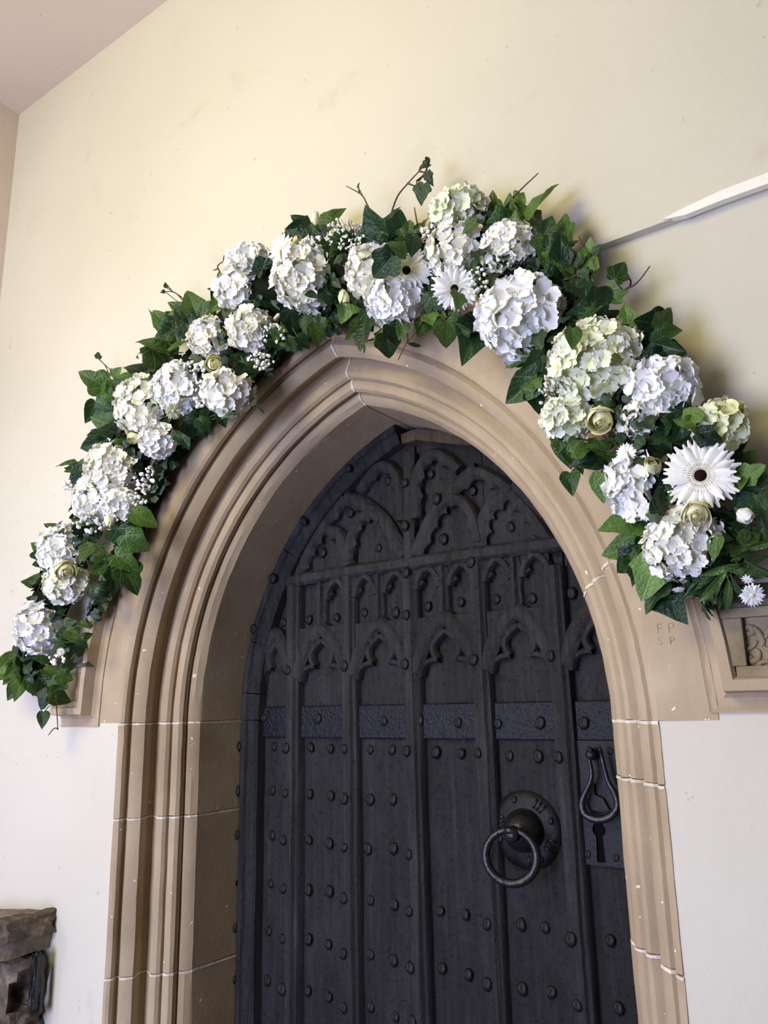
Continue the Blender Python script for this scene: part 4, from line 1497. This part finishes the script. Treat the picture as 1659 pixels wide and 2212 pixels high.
S('sprig of small pointed leaves right of the lowest white hydrangea', [(119, 1334, 24), (149, 1344, 26), (157, 1374, 40, 330, 'leaf_light'), (124, 1399, 34, 250), (162, 1404, 36, 250), (177, 1387, 30), (142, 1387, 32), (187, 1374, 24), (175, 1404, 28), (152, 1417, 32), (135, 1362, 30), (165, 1352, 26), (182, 1350, 24), (150, 1440, 30), (130, 1322, 28)], 4, pool=HEARTS, keys=('leaf', 'leaf_dark'))
S('sprig of narrow leaves pointing left above the lowest white hydrangea', [(84, 1296, 46, 175), (73, 1306, 40, 190), (78, 1247, 50, 160), (92, 1263, 44, 180), (68, 1255, 40, 165)], 5, pool=HEARTS + LEAVES[:2])
S('small ivy sprig left of the second lowest white hydrangea', [(84, 1184, 36, 150), (84, 1200, 34, 190), (91, 1216, 34, 200), (96, 1170, 28, 120), (112, 1140, 34, 140)], 6)
S('large glossy ivy sprig over the stone below the down-facing rosebud', [(263, 1166, 74, 270), (291, 1171, 60, 320), (278, 1120, 60, 200), (311, 1120, 62, 340), (182, 1161, 50, 240), (187, 1192, 52, 260), (271, 1212, 62, 330), (280, 1245, 70, 300), (250, 1252, 56, 260)], 7, keys=('leaf', 'leaf', 'leaf_dark'))
S('little ivy sprig on a thin stem in the middle of the left tail', [(213, 1230, 40, 210), (232, 1226, 38, 330), (220, 1205, 28), (205, 1215, 26), (240, 1208, 28)], 8)
S('ivy sprig sticking out left of the tight creamy hydrangea', [(160, 1006, 58, 140), (172, 1030, 54, 220), (190, 992, 40, 120), (140, 998, 42, 150), (186, 1045, 40, 200)], 9)
S('ivy sprig left of the small cream rosebud', [(207, 958, 60, 200), (224, 937, 62, 230), (252, 934, 70, 180), (226, 914, 56, 160), (236, 968, 50, 180), (255, 968, 46, 210)], 10, keys=('leaf', 'leaf_dark'))
S('curled ivy sprig on the wall left of the large cream hydrangea', [(198, 888, 50, 240), (220, 878, 46, 120), (240, 866, 48), (214, 904, 36)], 11)
S('ivy sprig with a thin twig rising up the wall at upper left', [(203, 822, 60, 150), (222, 840, 50, 190), (250, 806, 32, 40), (238, 836, 30), (212, 768, 16, 80)], 12, twig=[[(243, 842), (236, 812), (226, 788), (208, 771)]])
S('ivy sprig above the large cream hydrangea with dark small leaves', [(297, 796, 50, 160), (311, 808, 48, 140), (325, 792, 40, 120), (280, 815, 44, 180), (262, 830, 40), (300, 830, 42)], 13, keys=('leaf_dark', 'leaf'))
S('broad pale ivy sprig with a large heart leaf left of the loose cream hydrangea', [(331, 742, 66, 150), (357, 775, 92, 320), (318, 765, 40, 200), (385, 745, 50, 60)], 14)
S('ivy sprig with a leaf pointing left at the upper left edge', [(340, 698, 76, 170), (374, 712, 66, 250), (396, 692, 70, 120), (350, 690, 50, 130), (360, 720, 46, 200)], 15)
S('ivy sprig of three long leaves below the tall white pair', [(415, 654, 60, 110), (405, 672, 58, 190), (430, 678, 66, 60), (450, 668, 54, 30), (390, 668, 46, 150), (440, 690, 56, 200)], 16)
S('small curled ivy sprig with a reddish twig left of the tall white pair', [(468, 635, 46, 260), (471, 655, 46, 220), (476, 603, 44, 120), (462, 624, 30, 160)], 17, twig=[[(476, 590), (470, 575), (482, 566), (497, 568)], [(472, 580), (461, 584)], [(482, 566), (484, 552)]])
S('thin bare twig on the wall left of the tall white pair', [(358, 616, 12, 100), (352, 630, 10, 200)], 18, keys=('leaf_dark',), twig=[[(400, 655), (378, 632), (354, 630)], [(372, 630), (360, 614)]])
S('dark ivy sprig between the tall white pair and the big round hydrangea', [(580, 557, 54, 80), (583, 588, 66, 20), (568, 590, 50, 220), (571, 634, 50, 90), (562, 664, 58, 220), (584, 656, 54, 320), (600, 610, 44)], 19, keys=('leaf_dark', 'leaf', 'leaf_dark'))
S('large ivy leaf pair overlapping the lower right of the big round hydrangea', [(697, 634, 66, 190), (725, 618, 44, 40)], 20, keys=('leaf_dark',))
S('ivy sprig under the big round hydrangea over the dark stone', [(632, 692, 56, 280), (664, 704, 50, 260), (683, 722, 44, 280), (610, 732, 46, 250), (625, 738, 44, 300), (645, 720, 40), (600, 715, 44), (655, 738, 38), (690, 700, 36), (588, 742, 40)], 21, keys=('leaf_dark', 'leaf'))
S('dark ivy sprig right of the hydrangea under the yellow-centred rose', [(532, 822, 60, 250, 'leaf_dark'), (519, 778, 46, 30), (515, 806, 40, 200), (545, 795, 36), (500, 800, 34)], 22, keys=('leaf_dark', 'leaf'))
S('ivy sprig over the stone below the yellow-centred rose', [(471, 892, 52, 210), (495, 893, 36, 320), (449, 898, 52, 240), (430, 905, 44), (480, 906, 34), (410, 925, 46), (440, 915, 40), (395, 945, 44)], 23, keys=('leaf', 'leaf_dark'))
S('single brown curled leaf hanging over the stone moulding', [(562, 880, 30, 300, 'leaf_dark')], 24, keys=('leaf_dark',), pool=BLADES, stem_from=(545, 860))
S('ivy sprig at the top edge left of the rosebud that stands up', [(652, 480, 44, 150), (640, 495, 46, 190), (628, 508, 36, 170), (683, 505, 44, 250), (700, 515, 40)], 25, keys=('leaf_dark', 'leaf'))
S('single bright ivy leaf right of the rosebud that stands up', [(716, 470, 58, 40, 'leaf')], 26)
S('large pale ivy leaves under the broad gypsophila spray', [(736, 540, 80, 310, 'leaf'), (742, 578, 50, 300, 'leaf_light'), (740, 604, 46, 250, 'leaf_light'), (720, 560, 40), (748, 668, 56, 250, 'leaf_light')], 27)
S('dark broad ivy sprig at the apex with two tall twigs', [(812, 492, 92, 100, 'leaf_dark'), (838, 476, 60, 60, 'leaf_dark'), (839, 522, 60, 240), (862, 482, 56, 80), (882, 500, 46, 80), (887, 528, 56, 340), (798, 528, 64, 250, 'leaf_dark'), (860, 515, 50), (774, 398, 14, 80)], 28, keys=('leaf', 'leaf_dark'), twig=[[(806, 478), (792, 440), (780, 420), (748, 402)], [(776, 416), (774, 400)]])
S('ivy leaves covering the upper left of the gerbera at the apex', [(828, 575, 72, 230), (846, 552, 48, 280), (892, 528, 50, 260), (862, 536, 44)], 29, y=-.45)
S('long thin twig with four dark leaves rising above the apex', [(910, 414, 42, 250, 'leaf_dark'), (926, 384, 30, 280, 'leaf_dark'), (917, 357, 26, 200, 'leaf_dark'), (925, 344, 14, 40, 'leaf_dark')], 30, keys=('leaf_dark',), y=-.37, stem_from=(900, 390), twig=[[(843, 468), (858, 425), (882, 395), (905, 370), (928, 343)], [(880, 396), (896, 402), (908, 408)], [(905, 370), (920, 374), (926, 384)]])
S('short bare twigs left of the topmost pale green hydrangea', [(902, 490, 18), (914, 482, 14)], 31, twig=[[(905, 505), (899, 470), (895, 448)], [(900, 492), (915, 480), (925, 472)]])
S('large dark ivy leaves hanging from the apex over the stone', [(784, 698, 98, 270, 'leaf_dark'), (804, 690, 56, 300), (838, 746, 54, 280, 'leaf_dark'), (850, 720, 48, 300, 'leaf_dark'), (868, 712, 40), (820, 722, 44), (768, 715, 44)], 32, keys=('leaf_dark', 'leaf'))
S('single twig and leaf hanging over the stone point of the arch', [(893, 744, 36, 350), (765, 730, 26, 130), (788, 748, 26, 270, 'leaf_light')], 33, pool=BLADES, stem_from=(860, 720), twig=[[(915, 690), (895, 720), (876, 745), (860, 778)]])
S('round ivy leaves below the tilted gerbera', [(914, 702, 50, 250), (966, 720, 66, 280), (960, 694, 52, 200), (935, 660, 60, 270, 'leaf_dark'), (930, 606, 54, 260, 'leaf_dark'), (945, 680, 44), (985, 690, 40), (930, 690, 40)], 34, pool=HEARTS + LEAVES[:3])
S('dark ivy leaf hanging left of the large showy white hydrangea', [(1018, 734, 84, 250, 'leaf_dark'), (1014, 698, 60, 190), (1040, 700, 44, 300), (1000, 712, 40), (1060, 712, 46), (1070, 738, 36)], 35)
S('single ivy leaf over the tilted gerbera', [(991, 646, 48, 250)], 36, y=-.44)
S('tall broad ivy sprig at the top right with a leaf standing up', [(1168, 432, 92, 80, 'leaf'), (1137, 466, 74, 120), (1119, 430, 40, 130), (1100, 447, 50, 70), (1112, 480, 40)], 37, keys=('leaf',), twig=[[(1085, 455), (1110, 425), (1135, 400), (1163, 374)]])
S('broad grey-green ivy leaves over the topmost hydrangea', [(1045, 477, 84, 110), (1078, 486, 66, 200), (1015, 492, 40, 190), (1066, 444, 56, 110)], 38, keys=('leaf',))
S('pale ridged ivy sprig running down right of the pointed white hydrangea', [(1174, 505, 74, 70), (1182, 538, 76, 260, 'leaf'), (1212, 500, 84, 110), (1212, 540, 66, 90), (1220, 565, 62, 300), (1232, 585, 50), (1200, 520, 50)], 39, keys=('leaf', 'leaf', 'leaf_dark'))
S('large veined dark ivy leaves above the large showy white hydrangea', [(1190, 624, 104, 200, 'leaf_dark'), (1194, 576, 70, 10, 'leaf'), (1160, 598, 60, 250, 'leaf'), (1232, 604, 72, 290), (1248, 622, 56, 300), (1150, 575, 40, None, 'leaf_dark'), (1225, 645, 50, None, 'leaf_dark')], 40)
S('small ivy leaf pair between the two upper cream hydrangeas', [(1040, 540, 46, 100), (1036, 560, 36, 250)], 41)
S('tangle of small pale ivy leaves and tendrils against the ledge', [(1274, 532, 34, 80, 'leaf_light'), (1290, 538, 24, 20, 'leaf_dark'), (1272, 562, 36, 250), (1276, 588, 40, 290), (1232, 524, 34, 100), (1262, 594, 30, 300), (1255, 560, 36), (1262, 545, 24), (1285, 570, 26, None, 'leaf_light'), (1258, 610, 30)], 42, twig=[[(1245, 590), (1270, 565), (1300, 556)], [(1262, 572), (1258, 535), (1250, 510)]])
S('twig with one pale ivy leaf reaching right along the wall', [(1338, 586, 50, 60, 'leaf'), (1322, 638, 52, 320, 'leaf'), (1344, 636, 30, 350)], 43, stem_from=(1358, 620), twig=[[(1310, 645), (1345, 628), (1375, 612), (1404, 575)], [(1360, 620), (1362, 605), (1345, 592)]])
S('dark round ivy sprig above the largest hydrangea', [(1282, 648, 66, 100, 'leaf_dark'), (1298, 640, 56, 40, 'leaf_dark'), (1243, 690, 70, 200, 'leaf_dark'), (1312, 690, 66, 20, 'leaf_dark'), (1285, 690, 56, 270, 'leaf_light'), (1238, 728, 46, 270), (1270, 670, 50), (1262, 705, 44)], 44)
S('ivy sprig with pointed tips at the right edge above the layered white hydrangea', [(1354, 682, 52, 100, 'leaf'), (1354, 714, 50, 30, 'leaf_dark'), (1404, 698, 70, 170), (1436, 692, 56, 50), (1416, 730, 62, 300), (1434, 748, 74, 0, 'leaf_dark'), (1444, 715, 54, 10), (1456, 758, 46, 350), (1420, 768, 60, None, 'leaf_dark'), (1385, 798, 42, 260), (1400, 740, 50), (1380, 705, 44), (1405, 775, 44)], 45, keys=('leaf', 'leaf_dark'))
S('round ivy leaves under the large showy white hydrangea over the stone', [(1133, 777, 60, 170), (1157, 784, 60, 220, 'leaf_dark'), (1112, 785, 36, 200), (1150, 808, 46, 250), (1120, 768, 34), (1165, 760, 36)], 46)
S('pointed pale ivy leaf jutting left over the stone below the gypsophila', [(1130, 838, 88, 215, 'leaf'), (1158, 860, 56, 280, 'leaf_dark'), (1150, 825, 44, 120)], 47)
S('ivy sprig hanging under the greenish hydrangea and the yellow rose', [(1221, 972, 78, 260, 'leaf'), (1242, 990, 62, 300), (1254, 968, 50, 20), (1272, 993, 62, 190), (1294, 968, 50, 160), (1316, 1000, 58, 260), (1302, 1050, 64, 270, 'leaf'), (1322, 1036, 62, 280, 'leaf_dark'), (1335, 985, 44), (1280, 965, 40), (1210, 955, 40)], 48)
S('single small ivy leaf dangling by a thread over the stone', [(1233, 1040, 52, 280, 'leaf_dark')], 49, stem_from=(1250, 1004))
S('folded ivy leaf between the largest and the small cream hydrangea', [(1338, 858, 62, 40, 'leaf'), (1310, 868, 48, 170, 'leaf')], 50, pool=HEARTS)
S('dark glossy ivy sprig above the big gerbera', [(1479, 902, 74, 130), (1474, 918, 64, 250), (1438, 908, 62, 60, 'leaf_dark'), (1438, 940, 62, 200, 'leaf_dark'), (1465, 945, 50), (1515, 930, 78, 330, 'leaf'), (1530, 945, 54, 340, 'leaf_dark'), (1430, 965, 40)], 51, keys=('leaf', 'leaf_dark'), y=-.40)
S('ivy sprig at the right edge beside the big gerbera', [(1587, 972, 64, 30, 'leaf_dark'), (1610, 1000, 62, 60, 'leaf'), (1624, 1022, 58, 20), (1652, 1038, 36, 330, 'leaf_dark'), (1612, 1072, 76, 20, 'leaf_dark'), (1634, 1100, 72, 300, 'leaf_dark'), (1600, 1040, 50)], 52)
S('ivy sprig right of the yellow rose under the big gerbera', [(1579, 1120, 60, 120), (1574, 1146, 66, 280, 'leaf'), (1600, 1150, 50), (1620, 1165, 50), (1590, 1185, 46), (1560, 1150, 44, None, 'leaf_dark'), (1640, 1150, 46)], 53)
S('single grey-green leaf folded over the right of the large cream hydrangea', [(1546, 1182, 52, 250, 'leaf')], 54, pool=HEARTS)
S('broad pointed leaf jutting left above the large cream hydrangea', [(1352, 1128, 92, 190, 'leaf'), (1385, 1135, 66, 20, 'leaf')], 55, pool=HEARTS)
S('jagged ivy sprig left of the large cream hydrangea over the stone', [(1345, 1186, 76, 185, 'leaf'), (1378, 1172, 74, 270), (1356, 1214, 70, 220, 'leaf_dark'), (1374, 1226, 62, 280), (1394, 1186, 62, 260), (1366, 1160, 40)], 56)
S('bright ivy leaf low left of the large cream hydrangea', [(1405, 1240, 100, 250, 'leaf_light'), (1370, 1246, 40, 230, 'leaf_dark')], 57)
S('large dark glossy ivy leaves pointing down over the scratched stone', [(1420, 1275, 86, 220, 'leaf_dark'), (1446, 1298, 84, 310, 'leaf_dark'), (1432, 1262, 56, 100, 'leaf_dark')], 58)
S('single dark toothed leaf between the bluish hydrangea and the yellow rose', [(1426, 1084, 58, 80, 'leaf_dark')], 59, pool=HEARTS, y=-.42)
BL = [(1527, 1246, 96, 205), (1545, 1262, 90, 230), (1560, 1254, 84, 250), (1574, 1283, 82, 275), (1554, 1283, 80, 255), (1590, 1270, 84, 290), (1510, 1268, 70, 220), (1600, 1235, 86, 350), (1629, 1212, 96, 10), (1620, 1195, 90, 25), (1640, 1232, 80, 340), (1580, 1220, 90, 300), (1565, 1230, 86, 200), (1600, 1200, 70, 40), (1640, 1180, 80, 20), (1535, 1225, 80, 215)]
S('spray of long narrow dark leaves at the right end over the mossy stop', BL, 60, name='narrow_leaf_spray', cat='foliage', pool=BLADES, keys=('leaf', 'leaf_dark'), group='leaf sprays in the garland', y=-.385)

fp = at(218, 1278, -.37)
fh = empty('foam_holder', fp); tag(fh, 'dark green wrapped foam end showing beside the left tail of the garland', 'florist foam')
r_ = 24 * scale_at(fp)
link('foam', lump_mesh(r_, 5), M['foam'], fh, False)
for k in range(5):
    a = k * .63
    e1 = Vector((math.cos(a), 0, math.sin(a))); e2 = Vector((0, -1, 0))
    link('string', tube([(e1 * math.cos(2 * math.pi * i / 20) + e2 * math.sin(2 * math.pi * i / 20)) * r_ * 1.07 for i in range(20)], .0008, 4, True), M['stem'], fh, False)
